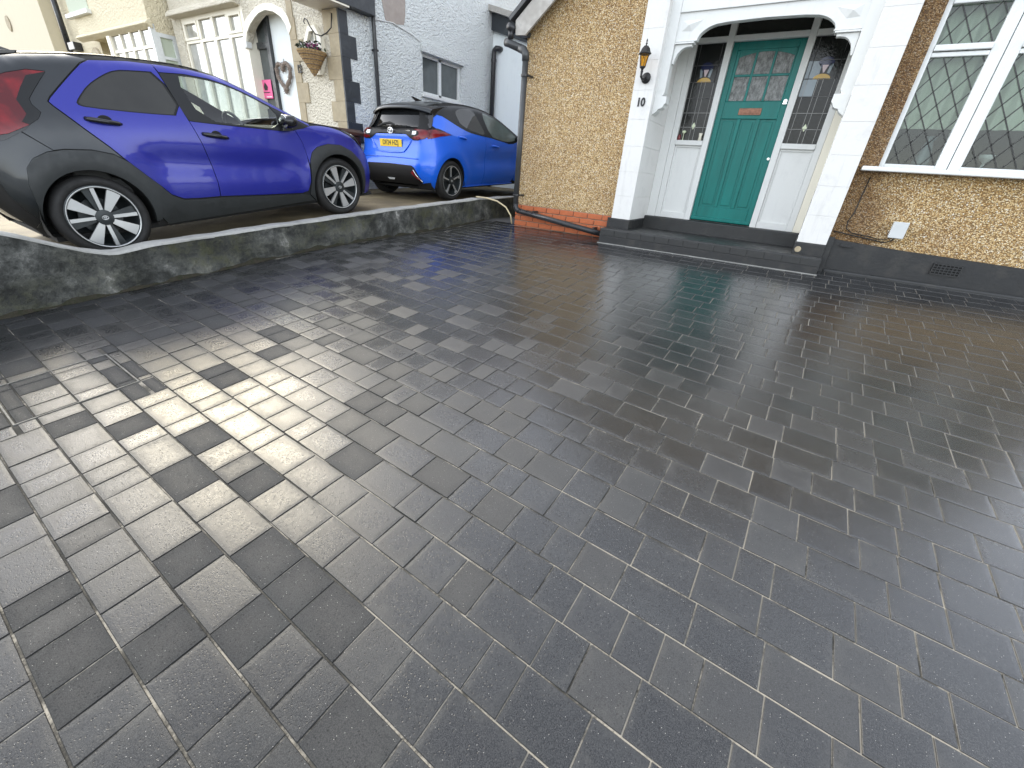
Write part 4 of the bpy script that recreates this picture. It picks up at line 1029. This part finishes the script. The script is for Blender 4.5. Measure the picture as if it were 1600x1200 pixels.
def emblem(m, c, r, axis, tube=.1):
    def E(rx, ry, oy=0): return [(rx*math.cos(t), ry*math.sin(t)+oy) for t in np.linspace(0, 2*math.pi, 20, endpoint=False)]
    for rx, ry, oy in ((r, r*.68, 0), (r*.33, r*.62, 0), (r*.66, r*.26, r*.34)):
        pts = [(c[0], c[1]+a, c[2]+b) if axis == 'x' else (c[0]+a, c[1], c[2]+b) for a, b in E(rx, ry, oy)]
        m.tube(pts, r*tube, 5, closed=True)
def wheel(car, l, zc, X, Rt, Rr, sg, kind, rot=0.):
    """X: lateral position of the outer tyre face"""
    W = .185
    prof = [(Rr-.005, -W), (Rt-.03, -W), (Rt-.004, -W+.03), (Rt, -W/2), (Rt-.003, -.03), (Rt-.025, -.004), (Rr+.03, 0), (Rr+.004, -.012), (Rr-.004, -.03)]
    tm = MB().lathe([(r, sg*(X+h)) for r, h in prof], (0, l, zc), 48, 'x').build('wheel', 'tyre', car.root, smooth=True)
    MB().lathe([(Rr+.005, sg*(X-.010)), (Rr-.004, sg*(X-.004)), (Rr-.016, sg*(X-.010)), (Rr-.020, sg*(X-.03)), (Rr-.03, sg*(X-W)), (.06, sg*(X-W))], (0, l, zc), 48, 'x').build('rim', 'alloy_dark', tm, smooth=True)
    MB().lathe([(Rr+.001, sg*(X-.008)), (Rr-.006, sg*(X-.0025)), (Rr-.013, sg*(X-.008))], (0, l, zc), 48, 'x').build('rim_edge', 'alloy', tm, smooth=True)
    MB().lathe([(0, sg*(X-.11)), (.15, sg*(X-.11)), (.15, sg*(X-.13))], (0, l, zc), 28, 'x').build('brake_disc', 'alloy_dark', tm)
    def blade(name, pts, mat, d0=.016, th=.025):
        # pts in polar (r, deg) -> front face polygon
        P = [(r*math.cos(R(a+rot)), r*math.sin(R(a+rot))) for r, a in pts]
        n = len(P); hin = [r for r, a in pts]
        vs = [(sg*(X-d0-.012*(1-r/Rr)), l+p[0], zc+p[1]) for p, r in zip(P, hin)]+[(sg*(X-d0-th), l+p[0]*.98, zc+p[1]*.98) for p in P]
        fs = [tuple(range(n)), tuple(range(2*n-1, n-1, -1))]+[(i, (i+1) % n, (i+1) % n+n, i+n) for i in range(n)]
        MB().add(vs, fs).build(name, mat, tm)
    if kind == 1:
        for k in range(4):
            a = 90*k
            blade('spoke', [(.055, a+22), (Rr-.012, a+34), (Rr-.012, a+57), (.066, a+62)], 'alloy')
            blade('spoke', [(.058, a-22), (Rr-.012, a-12), (Rr-.012, a-5), (.060, a+2)], 'alloy')
            blade('spoke_web', [(.06, a-5), (Rr-.014, a-6), (Rr-.014, a+9), (.06, a+20)], 'alloy_dark', .03, .03)
    else:
        for k in range(5):
            a = 72*k
            blade('spoke', [(.045, a-12), (Rr-.05, a-5), (Rr-.012, a-14), (Rr-.012, a+1), (Rr-.06, a+1), (.045, a+8)], 'alloy')
            blade('spoke_web', [(.05, a+8), (Rr-.05, a+2), (Rr-.014, a+2), (Rr-.014, a+12), (.05, a+26)], 'alloy_dark', .026, .03)
    MB().lathe([(.066, sg*(X-.045)), (.062, sg*(X-.016)), (.03, sg*(X-.012)), (0, sg*(X-.012))], (0, l, zc), 24, 'x').build('hub', 'alloy_dark', tm)
    m = MB(); emblem(m, (sg*(X-.011), l, zc), .022, 'x'); m.build('wheel_emblem', 'alloy', tm)
def arc(c, r, a0, a1, n=14, zb=None):
    return [(c[0]+r*math.cos(R(a)), c[1]+r*math.sin(R(a))) for a in np.linspace(a0, a1, n)]

def car_root(name, label, cat, x, y, z, slope, yaw=0.):
    o = thing(name, label, cat, (x, y, z), 'blue hatchbacks parked beside the house'); o['local'] = 1
    o.rotation_euler = (math.atan(slope), 0, R(yaw)); return o

# --- violet-blue crossover (side on) --------------------------------
A = car_root('parked_car', 'violet-blue crossover hatchback with black rear quarter parked behind the low wall', 'car', -5.06-.87, 1.34, .398, .112)
hwA = [(.15, .78), (.30, .835), (.50, .862), (.72, .870), (.92, .858), (1.05, .835), (1.20, .765), (1.40, .675), (1.55, .60)]
topA = [(-.28, 1.40), (-.22, 1.44), (0, 1.482), (.3, 1.508), (.6, 1.520), (.95, 1.510), (1.2, 1.490), (1.42, 1.435), (1.60, 1.355), (1.80, 1.250), (2.0, 1.140), (2.2, 1.040), (2.32, 1.020), (2.5, 1.000), (2.68, .960), (2.82, .915), (2.93, .860), (3.0, .79)]
rearA = [(.15, -.36), (.28, -.42), (.42, -.53), (.55, -.59), (.75, -.60), (.92, -.56), (1.05, -.50), (1.2, -.42), (1.33, -.34), (1.40, -.28)]
frontA = [(.15, 3.06), (.25, 3.10), (.45, 3.13), (.60, 3.11), (.72, 3.05), (.79, 3.0)]
CA = Car(A, hwA, topA, rearA, frontA, .20, .36, .26, .50, .09, .10, [0, 2.43], .385)
def flareA(l, z):
    w = 0.
    for c, r in ((0, .50), (2.43, .46)):
        d = math.hypot(l-c, z-.33); w += .022*math.exp(-((d-r+.06)/.10)**2)
    crease = -.030*math.exp(-((z-(.66-.10*(l-1.2)))/.12)**2)*smooth01((l-.3)/.35)*smooth01((2.0-l)/.35)
    return w+crease
CA.extra = flareA
WC0, WC1 = (0., .33), (2.43, .33); AR = .388
silA = CA.sil(.20)
rearwin = [(.195, 1.163), (.225, 1.20), (.33, 1.29), (.46, 1.362), (.57, 1.405), (.70, 1.41), (.868, 1.41), (.918, 1.09), (.60, 1.108), (.24, 1.143)]
frontwin = [(1.005, 1.40), (1.18, 1.395), (1.37, 1.365), (1.52, 1.315), (1.65, 1.255), (1.845, 1.148), (1.80, .975), (1.5, 1.0), (1.065, 1.052)]
# black shell beneath the panels, open at wheels and windows
def underside(zb): return arc(WC1, AR, 0, 180) + arc(WC0, AR, 0, 180)
shell = silA[:-1] + [(3.06, .20), (WC1[0]+AR*.94, .20)] + [p for p in arc(WC1, AR, -19, 199)][:] + [(WC0[0]+AR*.94, .20)] + arc(WC0, AR, -19, 199)[:]
CA.panel('body_shell', shell, 'black', -.014, [chaikin(rearwin, 1), chaikin(frontwin, 1)], skirt=0, h=.07)
split = [(.885, 1.475), (.905, 1.30), (.935, 1.07), (.975, .86), (1.003, .67), (1.0, .52), (.985, .39)]
door_r = [(.43, 1.466), (.36, 1.435), (.26, 1.362), (.14, 1.27), (.045, 1.195), (.022, 1.172), (.035, 1.145), (.14, 1.00), (.25, .862), (.33, .745), (.42, .63), (.50, .535), (.56, .455), (.65, .408), (.80, .395)] + [(a-.003, b) for a, b in reversed(split)] + [(.70, 1.482)]
CA.panel('rear_door', door_r, 'blue1', 0., [chaikin([(lerp(.55, x, 1.05), lerp(1.27, z, 1.05)) for x, z in rearwin], 1)])
CA.panel('rear_window_trim', chaikin([(lerp(.55, x, 1.045), lerp(1.27, z, 1.045)) for x, z in rearwin], 1), 'black', -.004, [chaikin(rearwin, 1)], skirt=.01)
CA.panel('rear_side_window', chaikin(rearwin, 1), 'side_glass', -.006, skirt=0)
frame_f = [(.897, 1.413), (1.10, 1.413), (1.30, 1.390), (1.45, 1.350), (1.60, 1.288), (1.80, 1.184), (2.0, 1.083), (2.17, .995), (2.05, .962), (1.80, .958), (1.4, .998), (1.05, 1.034), (.942, 1.048), (.925, 1.13)]
CA.panel('front_window_trim', frame_f, 'satin_black', -.002, [chaikin(frontwin, 1)])
CA.panel('front_side_window', chaikin(frontwin, 1), 'car_clear', -.006, skirt=0)
rail = [(.892, 1.476), (1.05, 1.466), (1.2, 1.452), (1.42, 1.400+.012), (1.60, 1.333), (1.80, 1.228), (2.0, 1.118), (2.19, 1.018), (2.19, .995), (2.0, 1.088), (1.80, 1.189), (1.60, 1.293), (1.45, 1.355), (1.30, 1.395), (1.10, 1.418), (.898, 1.418)]
CA.panel('roof_rail', rail, 'blue1', .0, skirt=.02)
door_f = [(.943, 1.043), (.978, .86), (1.007, .67), (1.004, .52), (.990, .39), (1.4, .355), (1.90, .318), (1.975, .335), (2.025, .43), (2.045, .56), (2.048, .70), (2.035, .83), (1.985, .957), (1.80, .954), (1.4, .993), (1.05, 1.029)]
CA.panel('front_door', door_f, 'blue1')
clado = [(1.995, .295), (2.035, .43), (2.055, .56), (2.075, .66), (2.12, .735), (2.20, .785), (2.35, .812), (2.53, .795), (2.68, .725), (2.80, .61), (2.85, .50), (2.855, .36), (2.825, .21)]
fender = [(1.990, .960), (2.040, .83), (2.053, .70)] + [(2.060, .62)] + [(a+.002, b+.003) for a, b in clado[3:]] + [(2.9, .20), (3.02, .20)] + [(CA.front(z)-.11, z) for z in (.25, .35, .45, .55, .62)] + [(2.955, .725), (2.905, .765), (2.81, .835), (2.70, .90), (2.60, .945), (2.46, .985), (2.32, 1.0), (2.2, .998), (2.10, .975)]
CA.panel('front_wing', fender, 'blue1')
CA.panel('front_arch_cladding', clado + arc(WC1, AR-.015, -20, 200, 26), 'clad', .012, skirt=.03)
CA.panel('headlight', [(2.61, .950), (2.71, .908), (2.82, .845), (2.915, .772), (2.965, .745), (2.975, .79), (2.92, .855), (2.80, .912), (2.68, .948)], 'gloss_black', .002)
CA.panel('headlight_lens', [(2.78, .905), (2.86, .86), (2.955, .765), (2.965, .80), (2.91, .862), (2.82, .905)], 'clear_lamp', .008, parent=None)
sill = [(.44, .50), (.50, .522), (.56, .442), (.65, .395), (.80, .382), (.985, .377), (1.4, .343), (1.90, .306), (1.985, .285), (2.05, .22), (1.3, .205), (.45, .20), (.40, .30)]
CA.panel('sill_cladding', sill, 'clad', .010, skirt=.03)
cladr = [(.50, .528), (.42, .622), (.33, .737), (.25, .80), (.12, .838), (-.05, .850), (-.16, .838), (-.26, .80), (-.32, .74), (-.36, .62), (-.37, .45), (-.375, .30)]
CA.panel('rear_arch_cladding', [(.41, .25), (.455, .40)]+cladr+arc(WC0, AR-.015, 188, -14, 26), 'clad', .012, skirt=.03)
edge = [(CA.rear(z)+.10, z) for z in (.36, .45, .55, .70, .82, .92)]
CA.panel('rear_bumper', [(-.375, .30), (-.368, .45), (-.358, .62), (-.318, .742), (-.255, .803), (-.16, .842), (-.12, .848), (-.24, .975), (-.36, .945)]+list(reversed(edge))+[(-.42, .30)], 'blackp')
tl = [(-.245, 1.30), (-.12, 1.345), (0, 1.372), (.105, 1.366), (.06, 1.325), (-.02, 1.25), (-.085, 1.185), (-.09, 1.15), (-.065, 1.10), (-.10, 1.06), (-.17, 1.02), (-.31, .965), (-.42, .95), (-.40, 1.05), (-.34, 1.18)]
quarter = [(-.115, .851), (-.05, .857), (.12, .845), (.248, .808), (.30, .772), (.245, .853), (.135, .99), (.028, 1.138), (.012, 1.172), (.04, 1.203), (.135, 1.278), (.255, 1.37), (.355, 1.443), (.42, 1.472), (.3, 1.495), (.0, 1.47), (-.20, 1.43), (-.235, 1.36), (-.25, 1.305)] + [(a+.004, b+(.004 if i < 4 else 0)) for i, (a, b) in enumerate(tl[:12])] + [(-.235, .98)]
CA.panel('rear_quarter', quarter, 'blackp')
CA.panel('tail_lamp', tl, 'red_lamp', .006)
CA.panel('tail_lamp_smoked_edge', [(.105, 1.366), (.06, 1.325), (-.02, 1.25), (-.085, 1.185), (-.09, 1.15), (-.065, 1.10), (-.10, 1.06), (-.17, 1.02), (-.20, 1.04), (-.15, 1.09), (-.155, 1.18), (-.09, 1.26), (-.02, 1.335)], 'satin_black', .008)
CA.panel('tail_lamp_lower', [(-.42, .948), (-.31, .962), (-.17, 1.015), (-.215, .985), (-.33, .93), (-.43, .90)], 'gloss_black', .003)
CA.strip('roof', -.22, 1.30, 'blackp', .03); CA.strip('windscreen', 1.30, 2.24, 'car_clear', .04); CA.strip('bonnet', 2.24, 2.99, 'blue1', .035)
CA.nose('front_bumper', .2, .785, 'blue1')
fnr = lambda x, z: CA.Tr(x, z)
CA.rpanel('tailgate', [(-.62, .95), (.62, .95), (.52, 1.2), (.40, 1.385), (-.40, 1.385), (-.52, 1.2)], 'car_glass', fn=lambda x, z: CA.rear(z)-.01)
CA.rpanel('rear_bumper_centre', [(-.66, .3), (.66, .3), (.68, .6), (.66, .949), (-.66, .949), (-.68, .6)], 'blackp', fn=lambda x, z: CA.rear(z)+.10*min(1, abs(x)/.66)**3)
MB().prism([(-.40, 1.385), (-.30, 1.475), (.05, 1.50), (.02, 1.46), (-.25, 1.40)], -.52, .52, 'x').build('spoiler', 'gloss_black', A, bevel=.01)
MB().prism([(.02, 1.525), (.14, 1.53), (-.06, 1.60), (-.09, 1.60)], -.012, .012, 'x').build('aerial_fin', 'gloss_black', A)
MB().box(-.74, .74, -.35, 3.0, .17, .21).build('underbody', 'black', A)
for sg in (1, -1):
    for c in (WC0, WC1):
        m = MB(); m.grid(lambda a, x: (sg*x, c[0]+(AR+.004)*math.cos(a), c[1]+(AR+.004)*math.sin(a)), np.linspace(R(-15), R(195), 20), [.55, .84]); m.box(*sorted((sg*.54, sg*.55)), c[0]-AR, c[0]+AR, .2, c[1]+AR); m.build('wheel_arch', 'black', A)
    wheel(CA, 0, .33, .865, .330, .252, sg, 1, 8); wheel(CA, 2.43, .33, .865, .330, .252, sg, 1, 55)
    # mirrors
    mx = sg*.93
    mi = MB().lathe([(0, -.11), (.05, -.105), (.075, -.06), (.08, 0), (.07, .06), (.045, .09), (0, .095)], (mx, 1.885, 1.045), 16, 'x', .8).build('wing_mirror', 'gloss_black', A, smooth=True)
    MB().lathe([(0, 0), (.062, 0), (.066, .004)], (mx-.0*sg, 1.825, 1.045), 18, 'y', 1.).build('mirror_glass', 'chrome', mi)
    MB().prism([(1.80, .955), (1.93, .955), (1.92, 1.0), (1.86, 1.02)], *sorted((sg*.80, sg*.91)), 'x').build('mirror_arm', 'gloss_black', mi)
    for l0, l1, z0, z1, pn in ((.18, .41, 1.060, 1.020, 'rear'), (1.01, 1.235, .940, .900, 'front')):
        X0 = CA.S((l0+l1)/2, z0)
        pts = [(sg*(X0-.004), l0, z0), (sg*(X0+.022), lerp(l0, l1, .15), lerp(z0, z1, .15)), (sg*(X0+.034), lerp(l0, l1, .5), lerp(z0, z1, .5)), (sg*(X0+.024), lerp(l0, l1, .88), lerp(z0, z1, .88)), (sg*(X0-.002), l1, z1)]
        MB().tube(pts, [.016, .019, .019, .017, .012], 8).build('door_handle', 'gloss_black', A, smooth=True)
        MB().lathe([(0, 0), (.048, 0), (.052, -.003)], (0, 0, 0), 18, 'x', .75)
        m = MB(); m.lathe([(0, sg*(X0+.0035)), (.050, sg*(X0+.003)), (.054, sg*(X0-.004))], (0, lerp(l0, l1, .55), lerp(z0, z1, .5)), 20, 'x', .85); m.build('handle_cup', 'black', A)
    MB().lathe([(0, sg*.856), (.022, sg*.855), (.024, sg*.845)], (0, 2.22, .865), 16, 'x', .6).build('side_repeater', 'amber', A)
    # seats
    for l, dz in ((.95, 0), (.15, .02)):
        MB().prism([(l, .45), (l+.48, .48), (l+.50, .58), (l+.10, .60), (l-.10, 1.08), (l-.19, 1.10), (l-.14, .5)], *sorted((sg*.14, sg*.60)), 'x').build('seat', 'seat', A, bevel=.04)
        MB().prism([(l-.10, 1.10), (l-.19, 1.11), (l-.21, 1.27), (l-.13, 1.28)], *sorted((sg*.26, sg*.48)), 'x').build('headrest', 'seat', A, bevel=.03)
MB().prism([(1.70, .60), (1.72, .92), (1.85, .98), (2.15, 1.0), (2.15, .6)], -.72, .72, 'x').build('dashboard', 'black', A, bevel=.03)
pts = [(.36+.185*math.cos(t), 1.60-.06*math.sin(t), .95+.175*math.sin(t)) for t in np.linspace(0, 2*math.pi, 28, endpoint=False)]
sw_ = MB().tube(pts, .016, 8, closed=True).build('steering_wheel', 'clad', A, smooth=True)
m = MB(); m.tube([(.36, 1.60, .95), (.36, 1.75, .88)], .04, 10); m.tube([(.19, 1.60, .95), (.53, 1.60, .95)], .018, 6); m.tube([(.36, 1.605, .95), (.36, 1.65, .79)], .018, 6); m.build('steering_column', 'clad', sw_)

# --- bright blue hatchback (rear three-quarter) -------------------------
Y = car_root('parked_car', 'bright blue hatchback with black roof and yellow plate between the houses', 'car', -6.14, 6.16, .79, .060)
hwY = [(.15, .78), (.28, .835), (.45, .865), (.62, .872), (.80, .868), (.92, .855), (1.02, .830), (1.10, .800), (1.25, .745), (1.42, .685), (1.52, .64)]
topY = [(-.26, 1.37), (-.18, 1.405), (0, 1.44), (.3, 1.468), (.6, 1.478), (.95, 1.462), (1.2, 1.435), (1.45, 1.385), (1.70, 1.30), (1.95, 1.19), (2.2, 1.07), (2.42, .985), (2.7, .93), (2.95, .87), (3.12, .79), (3.2, .70)]
rearY = [(.15, -.46), (.25, -.54), (.36, -.60), (.50, -.615), (.60, -.605), (.68, -.565), (.75, -.535), (.88, -.515), (1.0, -.52), (1.06, -.475), (1.09, -.42), (1.2, -.345), (1.30, -.295), (1.37, -.26)]
frontY = [(.15, 3.28), (.3, 3.33), (.5, 3.33), (.62, 3.28), (.70, 3.2)]
CY = Car(Y, hwY, topY, rearY, frontY, .24, .40, .28, .5, .09, .09, [0, 2.56], .37)
def hip(l, z):
    w = .025*math.exp(-((l-.05)/.42)**2-((z-.80)/.20)**2)
    d = math.hypot(l, z-.315); w += .016*math.exp(-((d-.42)/.09)**2)
    return w - .035*math.exp(-((z-.62)/.13)**2)*smooth01((l-.5)/.5)*smooth01((2.2-l)/.4)
CY.extra = hip
V0, V1 = (0., .315), (2.56, .315); AY = .358
silY = CY.sil(.20)
rw = [(.30, 1.325), (.345, 1.365), (.43, 1.395), (.62, 1.412), (.80, 1.410), (.93, 1.22), (1.03, 1.032), (.85, 1.045), (.69, 1.072), (.50, 1.12), (.365, 1.175), (.33, 1.25)]
fwy = [(1.04, 1.385), (1.25, 1.352), (1.46, 1.300), (1.65, 1.232), (1.80, 1.165), (2.10, 1.0), (2.0, .965), (1.72, .940), (1.45, .968), (1.18, 1.012)]
shell = silY[:-1]+[(3.25, .20), (V1[0]+AY*.94, .20)]+arc(V1, AY, -19, 199)+[(V0[0]+AY*.94, .20)]+arc(V0, AY, -19, 199)
CY.panel('body_shell', shell, 'black', -.014, [fwy], skirt=0, h=.07)
belt = [(-.30, 1.135), (-.20, 1.235), (-.13, 1.275), (-.05, 1.262), (.09, 1.205), (.20, 1.165), (.34, 1.115), (.48, 1.075), (.60, 1.048), (.80, 1.025), (1.0, 1.003)]
belt2 = [(1.0, 1.003), (1.18, .988), (1.36, .962), (1.56, .935), (1.75, .905), (2.0, .925), (2.2, .985), (2.42, .955)]
c0 = lambda z: CY.rear(z)+.125
qz = [.30, .40, .50, .60, .70, .80, .90]
quarterY = [(c0(z), z) for z in qz]+[(-.385, .935), (-.25, .975), (-.05, .990), (.04, 1.003), (-.12, 1.045), (-.25, 1.09)]+belt+[(.985, .80), (.965, .55), (.93, .35), (.90, .22), (.45, .20)]+arc(V0, AY, -19, 199, 26)+[(-.40, .24)]
CY.panel('rear_quarter', quarterY, 'blue2', 0.)
CY.panel('front_door', [(1.006, 1.003)]+[(a, b) for a, b in belt2[1:5]]+[(1.95, .915), (2.02, .75), (2.03, .5), (1.98, .3), (1.9, .22), (.908, .22), (.937, .35), (.972, .55), (.992, .80)], 'blue2')
CY.panel('front_wing', [(1.956, .918), (2.2, .98), (2.42, .95), (2.7, .90), (2.95, .84), (3.08, .77), (3.15, .6), (3.15, .25)]+arc(V1, AY, -10, 195, 24)+[(1.99, .25), (2.036, .5), (2.026, .75)], 'blue2')
CY.panel('rear_side_window', chaikin(rw, 1), 'side_glass', -.002, skirt=.01); CY.panel('front_side_window', chaikin(fwy, 1), 'sky_painted_car_glass', -.003, skirt=0)
upper = [(a, b+.006) for a, b in belt[1:]]+[(1.18, .992), (1.45, .950), (1.72, .915), (2.0, .935), (2.24, .998), (2.1, 1.065), (1.95, 1.135), (1.70, 1.25), (1.45, 1.342), (1.2, 1.395), (.95, 1.424), (.6, 1.44), (.3, 1.43), (0, 1.40), (-.16, 1.365), (-.20, 1.31)]
CY.panel('window_surround', upper, 'satin_black', -.004, [chaikin(rw, 1), chaikin(fwy, 1)])
CY.strip('roof', -.20, 1.40, 'blackp', .03); CY.strip('windscreen', 1.40, 2.40, 'car_glass', .04); CY.strip('bonnet', 2.40, 3.19, 'blue2', .04); CY.nose('front_bumper', .2, .70, 'blue2')
MB().box(-.74, .74, -.35, 3.1, .17, .21).build('underbody', 'black', Y)
# rear end: everything is laid on the rounded rear surface
xs_ = lambda z: CY.S(CY.rear(z)+.125, z)
lower = [(xs_(z), z) for z in (.30, .40, .50, .60, .70, .80, .90, .96)]
ring = [(-x, z) for x, z in lower][::-1]
CY.rpanel('rear_bumper', [(-.60, .27), (.60, .27)]+lower+[(.40, .985), (-.40, .985)]+ring, 'blue2', h=.045)
CY.rpanel('tailgate_recess', [(-.46, .905), (-.30, .735), (.30, .735), (.46, .905), (.30, .925), (-.30, .925)], 'blue2', -.0, fn=lambda x, z: CY.Tr(x, z)-.004+.03*smooth01((.47-abs(x)-max(0, .93-z)*.55)/.10)*smooth01((z-.735)/.06)*.0, skirt=.004)
MB().tube([(x, CY.Tr(x, z)-.004, z) for x, z in [(-.47, .905), (-.40, .82), (-.31, .735), (-.2, .722), (0, .718), (.2, .722), (.31, .735), (.40, .82), (.47, .905)]], .010, 8).build('tailgate_crease', 'blue2', Y, smooth=True)
MB().tube([(x, CY.Tr(x, .655-.01*(x/.6)**2)-.003, .655-.01*(x/.6)**2) for x in np.linspace(-.66, .66, 21)], .009, 8).build('bumper_crease', 'blue2', Y, smooth=True)
CY.rpanel('bumper_insert', [(-.70, .30), (-.66, .40), (-.585, .51), (-.52, .545), (0, .555), (.52, .545), (.585, .51), (.66, .40), (.70, .30), (.62, .255), (-.62, .255)], 'trim_black', .008)
for sg in (1, -1):
    CY.rpanel('rear_reflector', [(sg*.50, .440), (sg*.56, .475), (sg*.685, .315), (sg*.61, .36)], 'red_lamp', .014)
    pts = [(sg*x, CY.Tr(sg*x, z)-.012, z) for x, z in ((.565, .482), (.62, .41), (.695, .31))]
    MB().tube(pts, .006, 6).build('reflector_trim', 'chrome', Y)
CY.rpanel('fog_lamp', [(-.09, .335), (.09, .335), (.06, .305), (-.06, .305)], 'clear_lamp', .014)
band = [(-.66, 1.075), (.66, 1.075), (.68, 1.01), (.50, 1.0), (.36, .985), (.26, .945), (.18, .955), (-.18, .955), (-.26, .945), (-.36, .985), (-.50, 1.0), (-.68, 1.01)]
band = [(-.72, 1.07), (.72, 1.07), (.77, 1.0), (.75, .95), (.62, .905), (.52, .905), (.44, .940), (.36, .985), (.26, .998), (-.26, .998), (-.36, .985), (-.44, .940), (-.52, .905), (-.62, .905), (-.75, .95), (-.77, 1.0)]
CY.rpanel('lamp_band', band, 'trim_black', .010, skirt=.03)
for sg in (1, -1):
    CY.rpanel('tail_lamp', [(sg*x, z) for x, z in ((.50, 1.064), (.62, 1.064), (.72, 1.055), (.765, 1.03), (.775, .965), (.72, .928), (.60, .915), (.50, .930), (.53, .955), (.60, .965), (.65, .99), (.63, 1.03))], 'red_lamp', .018, h=.03)
    CY.rpanel('reverse_lamp', [(sg*x, z) for x, z in ((.50, 1.035), (.58, 1.035), (.595, 1.0), (.57, .98), (.50, .985))], 'clear_lamp', .017)
    CY.panel('tail_lamp_wrap', [(-.44, .93), (-.36, .945), (-.24, .972), (-.05, .992), (.035, 1.003), (-.12, 1.042), (-.26, 1.066), (-.42, 1.06)], 'red_lamp', .008, sides=(sg,))
    CY.panel('lamp_surround', [(-.30, 1.075), (-.12, 1.047), (.07, 1.003), (-.05, 1.03), (-.22, 1.085)], 'gloss_black', .010, sides=(sg,))
gl = CY.rpanel('rear_window', [(-.67, 1.085), (.67, 1.085), (.65, 1.16), (.61, 1.25), (.56, 1.365), (-.56, 1.365), (-.61, 1.25), (-.65, 1.16)], 'car_glass', .004, fn=lambda x, z: CY.rear(z)+.06*(abs(x)/.6)**2.5)
for sg in (1, -1): CY.rpanel('pillar_trim', [(sg*x, z) for x, z in ((.665, 1.085), (.74, 1.085), (.70, 1.25), (.63, 1.37), (.555, 1.37), (.605, 1.25))], 'gloss_black', .0, fn=lambda x, z: CY.rear(z)+.06*(abs(x)/.6)**2.5)
# shelf between window and lamp band
MB().grid(lambda x, q: (x, lerp(CY.rear(1.07)-.01, CY.rear(1.10), q)+.06*(abs(x)/.6)**2.5, lerp(1.068, 1.088, q)), np.linspace(-.74, .74, 15), [0, .5, 1]).build('window_ledge', 'trim_black', Y, smooth=True)
m = MB()
spo = [(-.38, 1.352), (-.39, 1.378), (-.34, 1.415), (-.15, 1.452), (.0, 1.472), (.02, 1.44), (-.2, 1.385), (-.30, 1.345)]
def spl(q, x):
    l, z = spo[int(q)]; k = (abs(x)/.66)**3; return (x, l+.13*k, z-.07*k)
m.grid(spl, range(len(spo)), np.linspace(-.68, .68, 17)); m.build('spoiler', 'blackp', Y, smooth=True)
m = MB()
for sg in (1, -1): m.prism([(l+.13, z-.07) for l, z in spo], *sorted((sg*.675, sg*.68)), 'x')
m.build('spoiler_end', 'gloss_black', Y)
MB().tube([(-.30, -.50, 1.09), (-.20, -.475, 1.125), (-.05, -.465, 1.14), (.05, -.475, 1.118), (.06, -.49, 1.10)], [.014, .020, .022, .018, .014], 8).build('rear_wiper', 'black', Y, smooth=True)
MB().prism([(.12, 1.485), (.27, 1.50), (.05, 1.545), (.02, 1.545)], -.012, .012, 'x').build('aerial_fin', 'gloss_black', Y)
pl = CY.Tr(0, .85)-.012
np_ = MB().box(-.26, .26, pl-.008, pl, .800, .911).build('number_plate', 'plate', Y, bevel=.003)
me = text_mesh('DF24 HZJ', .100, .0015, .92, .0007); me.transform(Matrix.Translation((0, pl-.0095, .857)) @ Matrix.Rotation(R(90), 4, 'X')); link('plate_lettering', me, 'black_ink', np_)
m = MB(); emblem(m, (0, CY.Tr(0, 1.03)-.022, 1.032), .062, 'y', .13); m.build('badge', 'chrome', Y, smooth=True)
MB().lathe([(0, CY.Tr(0, 1.03)-.014), (.058, CY.Tr(0, 1.03)-.014), (.06, CY.Tr(0, 1.03)-.008)], (0, 0, 1.032), 20, 'y', .7).build('badge_back', 'gloss_black', Y)
me = text_mesh('HYBRID', .026, .001, 1.); me.transform(Matrix.Translation((.40, CY.Tr(.40, 1.03)-.013, 1.035)) @ Matrix.Rotation(R(90), 4, 'X')); link('model_lettering', me, 'chrome', Y)
for sg in (1, -1):
    for c in (V0, V1):
        m = MB(); m.grid(lambda a, x: (sg*x, c[0]+(AY+.004)*math.cos(a), c[1]+(AY+.004)*math.sin(a)), np.linspace(R(-15), R(195), 20), [.55, .85]); m.box(*sorted((sg*.54, sg*.55)), c[0]-AY, c[0]+AY, .2, c[1]+AY); m.build('wheel_arch', 'black', Y)
    wheel(CY, 0, .315, .870, .315, .238, sg, 2, 20); wheel(CY, 2.56, .315, .865, .315, .238, sg, 2, 50)
    for l0, l1, z0, z1 in ((.22, .44, .985, .955), (1.17, 1.42, .868, .838)):
        X0 = CY.S((l0+l1)/2, z0)
        MB().tube([(sg*(X0-.006), l0, z0), (sg*(X0+.022), lerp(l0, l1, .2), lerp(z0, z1, .2)), (sg*(X0+.032), lerp(l0, l1, .55), lerp(z0, z1, .55)), (sg*(X0+.02), lerp(l0, l1, .85), lerp(z0, z1, .85)), (sg*(X0-.006), l1, z1)], [.012, .017, .018, .016, .012], 8).build('door_handle', 'blue2', Y, smooth=True)
    MB().lathe([(0, -.11), (.05, -.10), (.075, -.05), (.08, .02), (.06, .08), (0, .09)], (sg*.94, 2.04, 1.0), 14, 'x', .8).build('wing_mirror', 'gloss_black', Y, smooth=True)
    MB().tube([(sg*(CY.S(l, .215)+.004), l, .205) for l in np.linspace(.42, 1.95, 12)], .012, 6).build('sill_trim', 'blue2', Y)
    for l in (1.05, .2):
        MB().prism([(l, .45), (l+.48, .48), (l+.50, .58), (l+.10, .60), (l-.10, 1.08), (l-.19, 1.10), (l-.14, .5)], *sorted((sg*.14, sg*.60)), 'x').build('seat', 'seat', Y, bevel=.04)
